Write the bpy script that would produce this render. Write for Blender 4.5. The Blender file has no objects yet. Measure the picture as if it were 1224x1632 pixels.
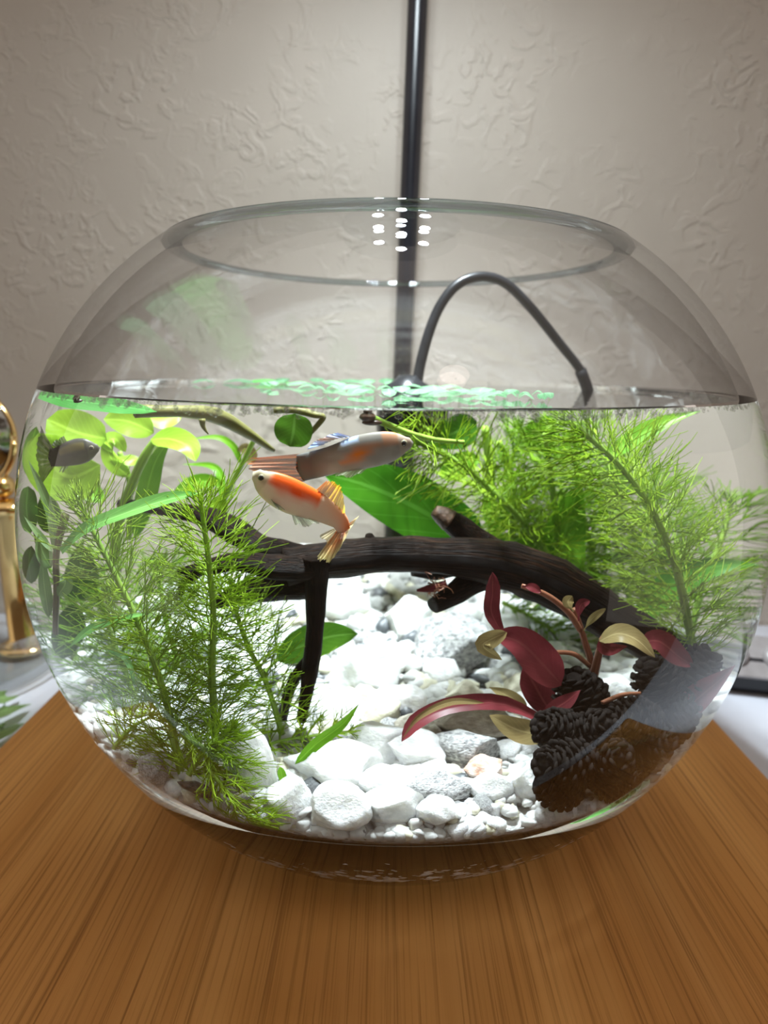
import bpy, bmesh, math, random
import numpy as np
from mathutils import Vector, Matrix, noise

rng = np.random.default_rng(7)
random.seed(7)
scene = bpy.context.scene
COL = scene.collection
PI = math.pi

# ------------------------------------------------------------------ frame of reference
# bowl radius is the working unit (bowl centre at the origin); S turns it into metres, board top is z = 0
S = 0.12
ZB = 0.795
F_PX = 999.19
CAM = np.array([-0.0246, -1.8767, 0.4505])
PITCH, ROLL = 0.2315, 0.0159
BU, BD, NU, ND = 0.9189, 0.9751, 2.1481, 1.9713     # outer bowl profile, above / below its equator
TI, BDI = 0.968, 0.68                               # inner wall scale and depth of the inner floor
RIMZ, WZ = 0.7446, 0.386                            # rim height and water level
TABLE_Z = -ZB - 0.13
WALL_Y = 1.38


def W(p):
    return Vector((float(p[0]) * S, float(p[1]) * S, (float(p[2]) + ZB) * S))


cp_, sp_ = math.cos(PITCH), math.sin(PITCH)
FW = np.array([0, cp_, -sp_])
_r0, _u0 = np.array([1.0, 0, 0]), np.array([0, sp_, cp_])
RT = math.cos(ROLL) * _r0 + math.sin(ROLL) * _u0
UP = -math.sin(ROLL) * _r0 + math.cos(ROLL) * _u0

# ------------------------------------------------------------------ camera
cam_data = bpy.data.cameras.new('camera')
cam = bpy.data.objects.new('camera', cam_data)
COL.objects.link(cam)
cam_data.sensor_fit = 'HORIZONTAL'
cam_data.sensor_width = 36.0
cam_data.lens = 36.0 * F_PX / 1224.0
cam_data.clip_start = 0.005
cam_data.clip_end = 50
m3 = Matrix((Vector(RT), Vector(UP), Vector(-FW))).transposed()
cam.matrix_world = Matrix.Translation(W(CAM)) @ m3.to_4x4()
cam_data.dof.use_dof = True
cam_data.dof.focus_distance = 1.22 * S
cam_data.dof.aperture_fstop = 20.0
scene.camera = cam

# ------------------------------------------------------------------ world, lamp light, exposure
world = bpy.data.worlds.new('room_light')
scene.world = world
world.use_nodes = True
wn = world.node_tree.nodes
wn['Background'].inputs[0].default_value = (1.0, 0.86, 0.75, 1)
wn['Background'].inputs[1].default_value = 0.70

LAMP = np.array([0.03, 0.02, 2.40])
LED_SPOTS = [(0, 0), (-.17, .12), (.17, .12), (-.17, -.12), (.17, -.12), (0, .24), (0, -.24)]
for (lx, ly) in LED_SPOTS:
  for (watt, spread) in ((0.110, 180), (0.185, 86)):        # open glow of each diode and the beam of its lens
    ld = bpy.data.lights.new('led_light', 'AREA')
    ld.shape = 'DISK'
    ld.size = 0.07 * S
    ld.energy = watt
    ld.spread = math.radians(spread)
    ld.color = (0.84, 0.95, 1.0)
    lo = bpy.data.objects.new('led_light', ld)
    COL.objects.link(lo)
    lo.location = W(LAMP + np.array([lx, ly, -0.012]))

vs = scene.view_settings
vs.view_transform = 'Standard'
vs.look = 'None'
vs.exposure = 0.0
vs.gamma = 1.0
vs.use_curve_mapping = False
cy = scene.cycles
cy.max_bounces = 20
cy.diffuse_bounces = 6
cy.glossy_bounces = 8
cy.transmission_bounces = 16
cy.transparent_max_bounces = 32
cy.sample_clamp_indirect = 4.0
cy.blur_glossy = 0.3
try:
    cy.use_denoising = True
    cy.denoiser = 'OPENIMAGEDENOISE'
    cy.denoising_input_passes = 'RGB_ALBEDO_NORMAL'
except Exception:
    pass


# ------------------------------------------------------------------ optics: where a line of sight runs inside the water
def G(x, y, z, inner):
    k = TI if inner else 1.0
    r = math.hypot(x, y) / k
    b = BU * k if z > 0 else (BDI if inner else BD)
    n = NU if z > 0 else ND
    return r ** n + (abs(z) / b) ** n - 1


def Gn(q, inner):
    e = 1e-5
    g = np.array([G(q[0] + e, q[1], q[2], inner) - G(q[0] - e, q[1], q[2], inner),
                  G(q[0], q[1] + e, q[2], inner) - G(q[0], q[1] - e, q[2], inner),
                  G(q[0], q[1], q[2] + e, inner) - G(q[0], q[1], q[2] - e, inner)])
    return g / np.linalg.norm(g)


def hit(o, d, inner):
    t, prev = 0.0, G(*o, inner)
    while t < 5:
        t2 = t + 0.03
        v = G(o[0] + d[0] * t2, o[1] + d[1] * t2, o[2] + d[2] * t2, inner)
        if prev > 0 >= v:
            a, b = t, t2
            for _ in range(22):
                m = (a + b) / 2
                if G(o[0] + d[0] * m, o[1] + d[1] * m, o[2] + d[2] * m, inner) > 0:
                    a = m
                else:
                    b = m
            return o + d * b
        t, prev = t2, v
    return None


def refr(d, n, eta):
    c = -float(d @ n)
    k = 1 - eta * eta * (1 - c * c)
    return None if k < 0 else eta * d + (eta * c - math.sqrt(k)) * n


def sight(px, py):
    d = FW + (px - 612) / F_PX * RT - (py - 816) / F_PX * UP
    return d / np.linalg.norm(d)


def water_line(px, py):
    d = sight(px, py)
    q = hit(CAM, d, False)
    if q is None:
        return CAM, d
    d1 = refr(d, Gn(q, False), 1 / 1.5)
    q2 = hit(q, d1, True)
    if q2 is None:
        return q, d1
    d2 = refr(d1, Gn(q2, True), 1.5 / 1.333)
    return (q2, d2) if d2 is not None else (q2, d1)


def prof(z, inner=False):
    z = np.asarray(z, float)
    k = TI if inner else 1.0
    b = np.where(z > 0, BU * k, BDI if inner else BD)
    n = np.where(z > 0, NU, ND)
    return k * np.maximum(1 - np.minimum(np.abs(z) / b, 1) ** n, 0) ** (1 / n)


def confine(P, m=0.965, top=WZ - 0.012):
    P = np.array(P, float)
    P[..., 2] = np.clip(P[..., 2], -BDI * 0.97, top)
    r = np.hypot(P[..., 0], P[..., 1])
    lim = prof(P[..., 2], True) * m
    f = np.where(r > lim, lim / np.maximum(r, 1e-6), 1.0)
    P[..., 0] *= f
    P[..., 1] *= f
    return P


def at(px, py, Y, conf=True):
    o, d = water_line(px, py)
    p = o + d * ((Y - o[1]) / d[1])
    return confine(p) if conf else p


def air(px, py, Y):
    d = sight(px, py)
    return CAM + d * ((Y - CAM[1]) / d[1])


def air_z(px, py, z):
    d = sight(px, py)
    return CAM + d * ((z - CAM[2]) / d[2])


def px_scale(px, py, Y):
    a, b = at(px - 6, py, Y, False), at(px + 6, py, Y, False)
    c, e = at(px, py - 6, Y, False), at(px, py + 6, Y, False)
    return (np.linalg.norm(a - b) + np.linalg.norm(c - e)) / 24


def bed(x, y):
    return -0.455 + 0.105 * (y + 0.7) + 0.015 * math.sin(5 * x + 1) * math.sin(4 * y)


def at_bed(px, py, lift=0.0):
    o, d = water_line(px, py)
    t = 0.0
    while t < 2.2:
        p = o + d * t
        if p[2] < bed(p[0], p[1]) + lift:
            break
        t += 0.004
    return confine(p, 0.93)


# ------------------------------------------------------------------ materials
def new_mat(name):
    m = bpy.data.materials.new(name)
    m.use_nodes = True
    nt = m.node_tree
    for n in list(nt.nodes):
        nt.nodes.remove(n)
    out = nt.nodes.new('ShaderNodeOutputMaterial')
    return m, nt, out


def N(nt, t, **kw):
    n = nt.nodes.new(t)
    for k, v in kw.items():
        if k.startswith('i_'):
            n.inputs[k[2:].replace('_', ' ')].default_value = v
        else:
            setattr(n, k, v)
    return n


def L(nt, a, b):
    nt.links.new(a, b)


def ramp(nt, fac, stops):
    r = nt.nodes.new('ShaderNodeValToRGB')
    e = r.color_ramp.elements
    while len(e) < len(stops):
        e.new(0.5)
    for el, (p, c) in zip(e, stops):
        el.position = p
        el.color = (c[0], c[1], c[2], 1)
    if fac is not None:
        L(nt, fac, r.inputs[0])
    return r


def mottled(name, c1, c2, scale=60, rough=0.5, bump=0.0, bscale=None, c3=None, spec=0.5, metallic=0.0, detail=4, coat=0.0, sss=0.0,
            stretch=(1, 1, 1), uv=False):
    m, nt, out = new_mat(name)
    tc = N(nt, 'ShaderNodeTexCoord')
    mp = N(nt, 'ShaderNodeMapping')
    mp.inputs['Scale'].default_value = stretch
    L(nt, tc.outputs['UV' if uv else 'Object'], mp.inputs['Vector'])
    nz = N(nt, 'ShaderNodeTexNoise', i_Scale=scale, i_Detail=detail, i_Roughness=0.6)
    L(nt, mp.outputs[0], nz.inputs['Vector'])
    st = [(0.35, c1), (0.65, c2)] if c3 is None else [(0.3, c1), (0.52, c2), (0.7, c3)]
    r = ramp(nt, nz.outputs['Fac'], st)
    b = N(nt, 'ShaderNodeBsdfPrincipled')
    L(nt, r.outputs[0], b.inputs['Base Color'])
    b.inputs['Roughness'].default_value = rough
    b.inputs['Metallic'].default_value = metallic
    b.inputs['Specular IOR Level'].default_value = spec
    b.inputs['Coat Weight'].default_value = coat
    if sss:
        b.inputs['Subsurface Weight'].default_value = sss
        b.inputs['Subsurface Radius'].default_value = (0.004, 0.004, 0.0035)
        b.inputs['Subsurface Scale'].default_value = 1.0
    if bump:
        nb = N(nt, 'ShaderNodeTexNoise', i_Scale=bscale or scale * 2, i_Detail=5)
        L(nt, mp.outputs[0], nb.inputs['Vector'])
        bp = N(nt, 'ShaderNodeBump', i_Strength=bump, i_Distance=0.001)
        L(nt, nb.outputs['Fac'], bp.inputs['Height'])
        L(nt, bp.outputs[0], b.inputs['Normal'])
    L(nt, b.outputs[0], out.inputs[0])
    return m


def leaf_mat(name, c_dark, c_light, vein=None, trans=0.5, rough=0.35, scale=90, veins=9, spec=0.25):
    m, nt, out = new_mat(name)
    tc = N(nt, 'ShaderNodeTexCoord')
    nz = N(nt, 'ShaderNodeTexNoise', i_Scale=scale, i_Detail=3)
    L(nt, tc.outputs['Object'], nz.inputs['Vector'])
    base = ramp(nt, nz.outputs['Fac'], [(0.3, c_dark), (0.7, c_light)])
    # midrib and side veins from the leaf's own coordinates
    sep = N(nt, 'ShaderNodeSeparateXYZ')
    L(nt, tc.outputs['UV'], sep.inputs[0])
    s1 = N(nt, 'ShaderNodeMath', operation='SUBTRACT')
    L(nt, sep.outputs[1], s1.inputs[0]); s1.inputs[1].default_value = 0.5
    ab = N(nt, 'ShaderNodeMath', operation='ABSOLUTE')
    L(nt, s1.outputs[0], ab.inputs[0])
    mid = N(nt, 'ShaderNodeMath', operation='LESS_THAN')
    L(nt, ab.outputs[0], mid.inputs[0]); mid.inputs[1].default_value = 0.035
    mu = N(nt, 'ShaderNodeMath', operation='MULTIPLY_ADD')
    L(nt, ab.outputs[0], mu.inputs[0]); mu.inputs[1].default_value = -0.7
    L(nt, sep.outputs[0], mu.inputs[2])
    m2 = N(nt, 'ShaderNodeMath', operation='MULTIPLY')
    L(nt, mu.outputs[0], m2.inputs[0]); m2.inputs[1].default_value = veins
    fr = N(nt, 'ShaderNodeMath', operation='FRACT')
    L(nt, m2.outputs[0], fr.inputs[0])
    lt = N(nt, 'ShaderNodeMath', operation='LESS_THAN')
    L(nt, fr.outputs[0], lt.inputs[0]); lt.inputs[1].default_value = 0.09
    h = N(nt, 'ShaderNodeMath', operation='MULTIPLY')
    L(nt, lt.outputs[0], h.inputs[0]); h.inputs[1].default_value = 0.45
    mx = N(nt, 'ShaderNodeMath', operation='MAXIMUM')
    L(nt, mid.outputs[0], mx.inputs[0]); L(nt, h.outputs[0], mx.inputs[1])
    vf = N(nt, 'ShaderNodeMath', operation='MULTIPLY')
    L(nt, mx.outputs[0], vf.inputs[0]); vf.inputs[1].default_value = 0.55
    mix = N(nt, 'ShaderNodeMixRGB')
    L(nt, vf.outputs[0], mix.inputs[0]); L(nt, base.outputs[0], mix.inputs[1])
    v = vein or tuple(min(1, 1.5 * a + 0.03) for a in c_light)
    mix.inputs[2].default_value = (*v, 1)
    b = N(nt, 'ShaderNodeBsdfPrincipled')
    L(nt, mix.outputs[0], b.inputs['Base Color'])
    b.inputs['Roughness'].default_value = rough
    b.inputs['Specular IOR Level'].default_value = spec
    bp = N(nt, 'ShaderNodeBump', i_Strength=0.25, i_Distance=0.0006)
    L(nt, mx.outputs[0], bp.inputs['Height'])
    L(nt, bp.outputs[0], b.inputs['Normal'])
    t = N(nt, 'ShaderNodeBsdfTranslucent')
    L(nt, mix.outputs[0], t.inputs[0])
    ms = N(nt, 'ShaderNodeMixShader')
    ms.inputs[0].default_value = trans
    L(nt, b.outputs[0], ms.inputs[1]); L(nt, t.outputs[0], ms.inputs[2])
    L(nt, ms.outputs[0], out.inputs[0])
    return m


def attr_mat(name, rough=0.3, alpha=None, trans=0.0, coat=0.0, spec=0.4):
    """skin or fin whose own colouring is carried by the mesh"""
    m, nt, out = new_mat(name)
    at_ = N(nt, 'ShaderNodeAttribute', attribute_name='Col')
    b = N(nt, 'ShaderNodeBsdfPrincipled')
    L(nt, at_.outputs['Color'], b.inputs['Base Color'])
    b.inputs['Roughness'].default_value = rough
    b.inputs['Specular IOR Level'].default_value = spec
    b.inputs['Coat Weight'].default_value = coat
    sh = b.outputs[0]
    if trans:
        t = N(nt, 'ShaderNodeBsdfTranslucent')
        L(nt, at_.outputs['Color'], t.inputs[0])
        ms = N(nt, 'ShaderNodeMixShader'); ms.inputs[0].default_value = trans
        L(nt, sh, ms.inputs[1]); L(nt, t.outputs[0], ms.inputs[2])
        sh = ms.outputs[0]
    if alpha is not None:
        tr = N(nt, 'ShaderNodeBsdfTransparent')
        ms = N(nt, 'ShaderNodeMixShader'); ms.inputs[0].default_value = alpha
        L(nt, tr.outputs[0], ms.inputs[1]); L(nt, sh, ms.inputs[2])
        sh = ms.outputs[0]
    L(nt, sh, out.inputs[0])
    return m


def thin_glass(name, tint=(0.97, 0.975, 0.98), f0=0.04, gain=1.0, bump=0.0):
    """thin pane: clear straight through, mirror share rises towards grazing angles"""
    m, nt, out = new_mat(name)
    ge = N(nt, 'ShaderNodeNewGeometry')
    dt = N(nt, 'ShaderNodeVectorMath', operation='DOT_PRODUCT')
    L(nt, ge.outputs['Normal'], dt.inputs[0]); L(nt, ge.outputs['Incoming'], dt.inputs[1])
    ab = N(nt, 'ShaderNodeMath', operation='ABSOLUTE'); L(nt, dt.outputs['Value'], ab.inputs[0])
    om = N(nt, 'ShaderNodeMath', operation='SUBTRACT'); om.inputs[0].default_value = 1.0; L(nt, ab.outputs[0], om.inputs[1])
    pw = N(nt, 'ShaderNodeMath', operation='POWER'); L(nt, om.outputs[0], pw.inputs[0]); pw.inputs[1].default_value = 5.0
    ma = N(nt, 'ShaderNodeMath', operation='MULTIPLY_ADD'); L(nt, pw.outputs[0], ma.inputs[0])
    ma.inputs[1].default_value = (1 - f0) * gain; ma.inputs[2].default_value = f0
    tr = N(nt, 'ShaderNodeBsdfTransparent'); tr.inputs[0].default_value = (*tint, 1)
    gl = N(nt, 'ShaderNodeBsdfGlossy'); gl.inputs['Roughness'].default_value = 0.0
    if bump:
        tc = N(nt, 'ShaderNodeTexCoord')
        nz = N(nt, 'ShaderNodeTexNoise', i_Scale=22.0, i_Detail=1)
        L(nt, tc.outputs['Object'], nz.inputs['Vector'])
        bp = N(nt, 'ShaderNodeBump', i_Strength=bump, i_Distance=0.002)
        L(nt, nz.outputs['Fac'], bp.inputs['Height']); L(nt, bp.outputs[0], gl.inputs['Normal'])
    ms = N(nt, 'ShaderNodeMixShader')
    L(nt, ma.outputs[0], ms.inputs[0]); L(nt, tr.outputs[0], ms.inputs[1]); L(nt, gl.outputs[0], ms.inputs[2])
    L(nt, ms.outputs[0], out.inputs[0])
    return m


def solid_glass(name, ior, col=(1, 1, 1)):
    m, nt, out = new_mat(name)
    g = N(nt, 'ShaderNodeBsdfGlass')
    g.inputs['Color'].default_value = (*col, 1)
    g.inputs['Roughness'].default_value = 0.0
    g.inputs['IOR'].default_value = ior
    L(nt, g.outputs[0], out.inputs[0])
    return m


def water_top(name):
    m, nt, out = new_mat(name)
    fr = N(nt, 'ShaderNodeFresnel'); fr.inputs['IOR'].default_value = 1.333
    tc = N(nt, 'ShaderNodeTexCoord')
    nz = N(nt, 'ShaderNodeTexNoise', i_Scale=55.0, i_Detail=1)
    L(nt, tc.outputs['Object'], nz.inputs['Vector'])
    bp = N(nt, 'ShaderNodeBump', i_Strength=0.08, i_Distance=0.001)
    L(nt, nz.outputs['Fac'], bp.inputs['Height'])
    tr = N(nt, 'ShaderNodeBsdfTransparent')
    gl = N(nt, 'ShaderNodeBsdfGlossy'); gl.inputs['Roughness'].default_value = 0.0
    L(nt, bp.outputs[0], gl.inputs['Normal'])
    ms = N(nt, 'ShaderNodeMixShader')
    L(nt, fr.outputs[0], ms.inputs[0]); L(nt, tr.outputs[0], ms.inputs[1]); L(nt, gl.outputs[0], ms.inputs[2])
    L(nt, ms.outputs[0], out.inputs[0])
    return m


def emit_mat(name, col, strength):
    m, nt, out = new_mat(name)
    e = N(nt, 'ShaderNodeEmission'); e.inputs[0].default_value = (*col, 1); e.inputs[1].default_value = strength
    L(nt, e.outputs[0], out.inputs[0])
    return m


def plaster_mat():
    m, nt, out = new_mat('wall_plaster')
    tc = N(nt, 'ShaderNodeTexCoord')
    wp = N(nt, 'ShaderNodeTexNoise', i_Scale=60.0, i_Detail=2)
    L(nt, tc.outputs['Object'], wp.inputs['Vector'])
    n1 = N(nt, 'ShaderNodeTexNoise', i_Scale=85.0, i_Detail=3, i_Roughness=0.55, i_Distortion=1.2)
    L(nt, tc.outputs['Object'], n1.inputs['Vector'])
    r1 = ramp(nt, n1.outputs['Fac'], [(0.50, (0, 0, 0)), (0.60, (1, 1, 1))])
    n0 = N(nt, 'ShaderNodeTexNoise', i_Scale=22.0, i_Detail=2)
    L(nt, tc.outputs['Object'], n0.inputs['Vector'])
    r0 = ramp(nt, n0.outputs['Fac'], [(0.40, (0, 0, 0)), (0.62, (1, 1, 1))])
    mu = N(nt, 'ShaderNodeMath', operation='MULTIPLY')
    L(nt, r1.outputs[0], mu.inputs[0]); L(nt, r0.outputs[0], mu.inputs[1])
    n2 = N(nt, 'ShaderNodeTexNoise', i_Scale=500.0, i_Detail=3)
    L(nt, tc.outputs['Object'], n2.inputs['Vector'])
    ad = N(nt, 'ShaderNodeMath', operation='MULTIPLY_ADD')
    L(nt, n2.outputs['Fac'], ad.inputs[0]); ad.inputs[1].default_value = 0.12; L(nt, mu.outputs[0], ad.inputs[2])
    bp = N(nt, 'ShaderNodeBump', i_Strength=0.55, i_Distance=0.0010)
    L(nt, ad.outputs[0], bp.inputs['Height'])
    cr = ramp(nt, n0.outputs['Fac'], [(0.2, (0.46, 0.405, 0.35)), (0.8, (0.50, 0.44, 0.38))])
    b = N(nt, 'ShaderNodeBsdfPrincipled')
    L(nt, cr.outputs[0], b.inputs['Base Color'])
    b.inputs['Roughness'].default_value = 0.55
    b.inputs['Specular IOR Level'].default_value = 0.35
    L(nt, bp.outputs[0], b.inputs['Normal'])
    L(nt, b.outputs[0], out.inputs[0])
    return m


def bamboo_mat():
    m, nt, out = new_mat('bamboo')
    tc = N(nt, 'ShaderNodeTexCoord')
    mp = N(nt, 'ShaderNodeMapping'); mp.inputs['Scale'].default_value = (850, 8, 60)
    L(nt, tc.outputs['Object'], mp.inputs[0])
    fine = N(nt, 'ShaderNodeTexNoise', i_Scale=1.0, i_Detail=4, i_Roughness=0.7)
    L(nt, mp.outputs[0], fine.inputs['Vector'])
    mp2 = N(nt, 'ShaderNodeMapping'); mp2.inputs['Scale'].default_value = (70, 2.0, 30)
    L(nt, tc.outputs['Object'], mp2.inputs[0])
    broad = N(nt, 'ShaderNodeTexNoise', i_Scale=1.0, i_Detail=2)
    L(nt, mp2.outputs[0], broad.inputs['Vector'])
    # glued strips, each a little lighter or darker
    sep = N(nt, 'ShaderNodeSeparateXYZ'); L(nt, tc.outputs['Object'], sep.inputs[0])
    sx = N(nt, 'ShaderNodeMath', operation='MULTIPLY'); L(nt, sep.outputs[0], sx.inputs[0]); sx.inputs[1].default_value = 55.0
    fl = N(nt, 'ShaderNodeMath', operation='FLOOR'); L(nt, sx.outputs[0], fl.inputs[0])
    wnz = N(nt, 'ShaderNodeTexWhiteNoise', noise_dimensions='1D'); L(nt, fl.outputs[0], wnz.inputs['W'])
    c = ramp(nt, broad.outputs['Fac'], [(0.3, (0.49, 0.215, 0.052)), (0.7, (0.63, 0.31, 0.092))])
    dk = ramp(nt, fine.outputs['Fac'], [(0.30, (0.30, 0.24, 0.18)), (0.50, (0.95, 0.95, 0.95)), (0.75, (1.0, 1.0, 1.0))])
    mm = N(nt, 'ShaderNodeMixRGB', blend_type='MULTIPLY'); mm.inputs[0].default_value = 0.8
    L(nt, c.outputs[0], mm.inputs[1]); L(nt, dk.outputs[0], mm.inputs[2])
    st = ramp(nt, wnz.outputs['Value'], [(0, (0.88, 0.86, 0.84)), (1, (1, 1, 1))])
    m2 = N(nt, 'ShaderNodeMixRGB', blend_type='MULTIPLY'); m2.inputs[0].default_value = 1.0
    L(nt, mm.outputs[0], m2.inputs[1]); L(nt, st.outputs[0], m2.inputs[2])
    # a node of the cane crosses single strips here and there
    mp3 = N(nt, 'ShaderNodeMapping'); mp3.inputs['Scale'].default_value = (55, 26, 1)
    L(nt, tc.outputs['Object'], mp3.inputs[0])
    sn = N(nt, 'ShaderNodeVectorMath', operation='FLOOR'); L(nt, mp3.outputs[0], sn.inputs[0])
    w3 = N(nt, 'ShaderNodeTexWhiteNoise', noise_dimensions='2D'); L(nt, sn.outputs[0], w3.inputs['Vector'])
    gt = N(nt, 'ShaderNodeMath', operation='GREATER_THAN'); L(nt, w3.outputs['Value'], gt.inputs[0]); gt.inputs[1].default_value = 0.965
    frv = N(nt, 'ShaderNodeVectorMath', operation='FRACTION'); L(nt, mp3.outputs[0], frv.inputs[0])
    fs = N(nt, 'ShaderNodeSeparateXYZ'); L(nt, frv.outputs[0], fs.inputs[0])
    nd = ramp(nt, fs.outputs[1], [(0.0, (0, 0, 0)), (0.12, (0.9, 0.9, 0.9)), (0.2, (0.35, 0.35, 0.35)), (0.45, (0, 0, 0))])
    m4 = N(nt, 'ShaderNodeMath', operation='MULTIPLY'); L(nt, gt.outputs[0], m4.inputs[0]); L(nt, nd.outputs[0], m4.inputs[1])
    m5 = N(nt, 'ShaderNodeMath', operation='MULTIPLY'); L(nt, m4.outputs[0], m5.inputs[0]); m5.inputs[1].default_value = 0.4
    m6 = N(nt, 'ShaderNodeMixRGB'); L(nt, m5.outputs[0], m6.inputs[0]); L(nt, m2.outputs[0], m6.inputs[1])
    m6.inputs[2].default_value = (0.2, 0.09, 0.03, 1)
    b = N(nt, 'ShaderNodeBsdfPrincipled')
    L(nt, m6.outputs[0], b.inputs['Base Color'])
    b.inputs['Roughness'].default_value = 0.45
    b.inputs['Specular IOR Level'].default_value = 0.18
    bp = N(nt, 'ShaderNodeBump', i_Strength=0.12, i_Distance=0.0004)
    L(nt, fine.outputs['Fac'], bp.inputs['Height']); L(nt, bp.outputs[0], b.inputs['Normal'])
    L(nt, b.outputs[0], out.inputs[0])
    return m


M = {}
M['plaster'] = plaster_mat()
M['bamboo'] = bamboo_mat()
M['far_wall'] = mottled('far_wall_paint', (0.16, 0.13, 0.11), (0.20, 0.165, 0.14), 5, 0.7)
M['floor'] = mottled('floor_boards', (0.20, 0.13, 0.08), (0.30, 0.20, 0.12), 6, 0.4, stretch=(8, 1, 1))
M['desk'] = mottled('white_desk', (0.50, 0.51, 0.57), (0.54, 0.55, 0.61), 20, 0.4)
M['black'] = mottled('black_metal', (0.006, 0.006, 0.009), (0.012, 0.012, 0.016), 40, 0.28, spec=0.5)
M['rubber'] = mottled('black_rubber', (0.006, 0.007, 0.008), (0.012, 0.013, 0.015), 200, 0.3, spec=0.18)
M['grey_plastic'] = mottled('grey_plastic', (0.20, 0.18, 0.18), (0.26, 0.24, 0.24), 80, 0.35)
M['gold'] = mottled('polished_gold', (0.83, 0.58, 0.24), (0.90, 0.66, 0.30), 30, 0.12, metallic=1.0)
M['mirror'] = mottled('mirror_glass', (0.35, 0.36, 0.34), (0.38, 0.38, 0.36), 10, 0.03, metallic=1.0)
M['dome'] = emit_mat('lamp_dome', (1.0, 0.80, 0.72), 5.0)
M['led'] = emit_mat('led', (0.9, 0.95, 1.0), 20.0)
M['glass_wet'] = solid_glass('bowl_glass', 1.5, (0.985, 0.995, 0.99))
M['glass_dry'] = thin_glass('bowl_glass_thin', (0.985, 0.986, 0.99), bump=0.02)
M['glass_rim'] = thin_glass('bowl_glass_rim', (0.66, 0.70, 0.72), f0=0.10)
M['dish_glass'] = thin_glass('dish_glass', (0.93, 0.94, 0.93), gain=1.0)
M['water_side'] = solid_glass('water_against_glass', 1.333 / 1.5)
M['water_top'] = water_top('water_surface')
M['bubble'] = thin_glass('bubble_film', (0.95, 0.95, 0.95), f0=0.12)
M['quartz'] = mottled('white_quartz', (0.58, 0.585, 0.575), (0.82, 0.82, 0.805), 160, 0.4, 0.5, 420, sss=0.7)
M['pebble'] = mottled('white_gravel_pebble', (0.36, 0.365, 0.35), (0.70, 0.70, 0.685), 55, 0.45, 0.4, 420)
M['quartz_grey'] = mottled('grey_speckled_stone', (0.07, 0.07, 0.075), (0.33, 0.33, 0.325), 330, 0.55, 0.5, 500, c3=(0.50, 0.50, 0.485))
M['quartz_tan'] = mottled('tan_stone', (0.24, 0.21, 0.165), (0.38, 0.35, 0.29), 170, 0.5, 0.3, 400)
M['quartz_cream'] = mottled('cream_stone', (0.48, 0.46, 0.34), (0.64, 0.61, 0.48), 150, 0.42, 0.2, 400)
M['stone_white'] = mottled('white_quartz_stone', (0.66, 0.665, 0.655), (0.90, 0.90, 0.885), 2.2, 0.4, 0.5, 9, sss=0.6, detail=6)
M['stone_grey'] = mottled('speckled_grey_stone', (0.07, 0.07, 0.075), (0.38, 0.38, 0.375), 9, 0.55, 0.6, 14, c3=(0.60, 0.60, 0.585), detail=6)
M['stone_tan'] = mottled('tan_grey_stone', (0.20, 0.175, 0.135), (0.42, 0.385, 0.32), 5, 0.5, 0.4, 12, detail=6)
M['stone_cream'] = mottled('cream_quartz_stone', (0.48, 0.46, 0.34), (0.68, 0.65, 0.52), 3, 0.42, 0.3, 10)
M['stone_pink'] = mottled('pinkish_stone', (0.50, 0.26, 0.16), (0.78, 0.70, 0.64), 1.3, 0.45, 0.3, 10)
M['stone_slate'] = mottled('black_slate', (0.02, 0.022, 0.025), (0.10, 0.105, 0.11), 4, 0.4, 0.4, 12)
M['slate'] = mottled('dark_slate', (0.04, 0.045, 0.05), (0.13, 0.135, 0.14), 220, 0.45, 0.4, 400)
M['pink_stone'] = mottled('pink_stone', (0.48, 0.28, 0.19), (0.70, 0.58, 0.50), 90, 0.45, 0.3, 400)
M['gravel'] = mottled('gravel_fill', (0.40, 0.40, 0.38), (0.82, 0.82, 0.80), 420, 0.5, 0.9, 500, detail=6)
M['wood'] = mottled('driftwood_bark', (0.003, 0.002, 0.0015), (0.010, 0.0055, 0.0035), 9, 0.5, 0.9, 16, c3=(0.038, 0.016, 0.007), spec=0.08, stretch=(1.2, 5, 1), uv=True, detail=6)
M['wood_raw'] = mottled('driftwood_broken_end', (0.04, 0.022, 0.012), (0.17, 0.09, 0.05), 300, 0.6, 0.6, 500)
M['cone'] = mottled('alder_cone_brown', (0.004, 0.003, 0.0025), (0.012, 0.008, 0.006), 350, 0.7, 0.4, 700, spec=0.08)
M['feather'] = leaf_mat('feathery_green', (0.16, 0.30, 0.008), (0.34, 0.48, 0.02), trans=0.5, veins=0)
M['feather_deep'] = leaf_mat('feathery_deep_green', (0.10, 0.24, 0.006), (0.22, 0.38, 0.015), trans=0.5, veins=0)
M['stem'] = leaf_mat('stem_green', (0.14, 0.26, 0.03), (0.28, 0.42, 0.06), trans=0.25, veins=0)
M['stem_brown'] = leaf_mat('stem_olive_brown', (0.09, 0.085, 0.03), (0.18, 0.17, 0.05), trans=0.2, veins=0)
M['lime'] = leaf_mat('leaf_lime', (0.27, 0.48, 0.025), (0.40, 0.60, 0.06), trans=0.55)
M['green'] = leaf_mat('leaf_mid_green', (0.10, 0.29, 0.010), (0.19, 0.40, 0.022), trans=0.5)
M['sword'] = leaf_mat('leaf_sword_green', (0.035, 0.17, 0.006), (0.075, 0.25, 0.014), trans=0.5, veins=6)
M['deep'] = leaf_mat('leaf_deep_green', (0.03, 0.105, 0.006), (0.075, 0.18, 0.014), trans=0.45)
M['sage'] = leaf_mat('leaf_sage_green', (0.15, 0.26, 0.08), (0.26, 0.38, 0.14), trans=0.45)
M['fresh'] = leaf_mat('leaf_fresh_green', (0.16, 0.44, 0.08), (0.28, 0.58, 0.15), trans=0.45, veins=4)
M['float'] = leaf_mat('floating_leaf_mint', (0.10, 0.24, 0.115), (0.17, 0.33, 0.18), trans=0.35, spec=0.04)
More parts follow.
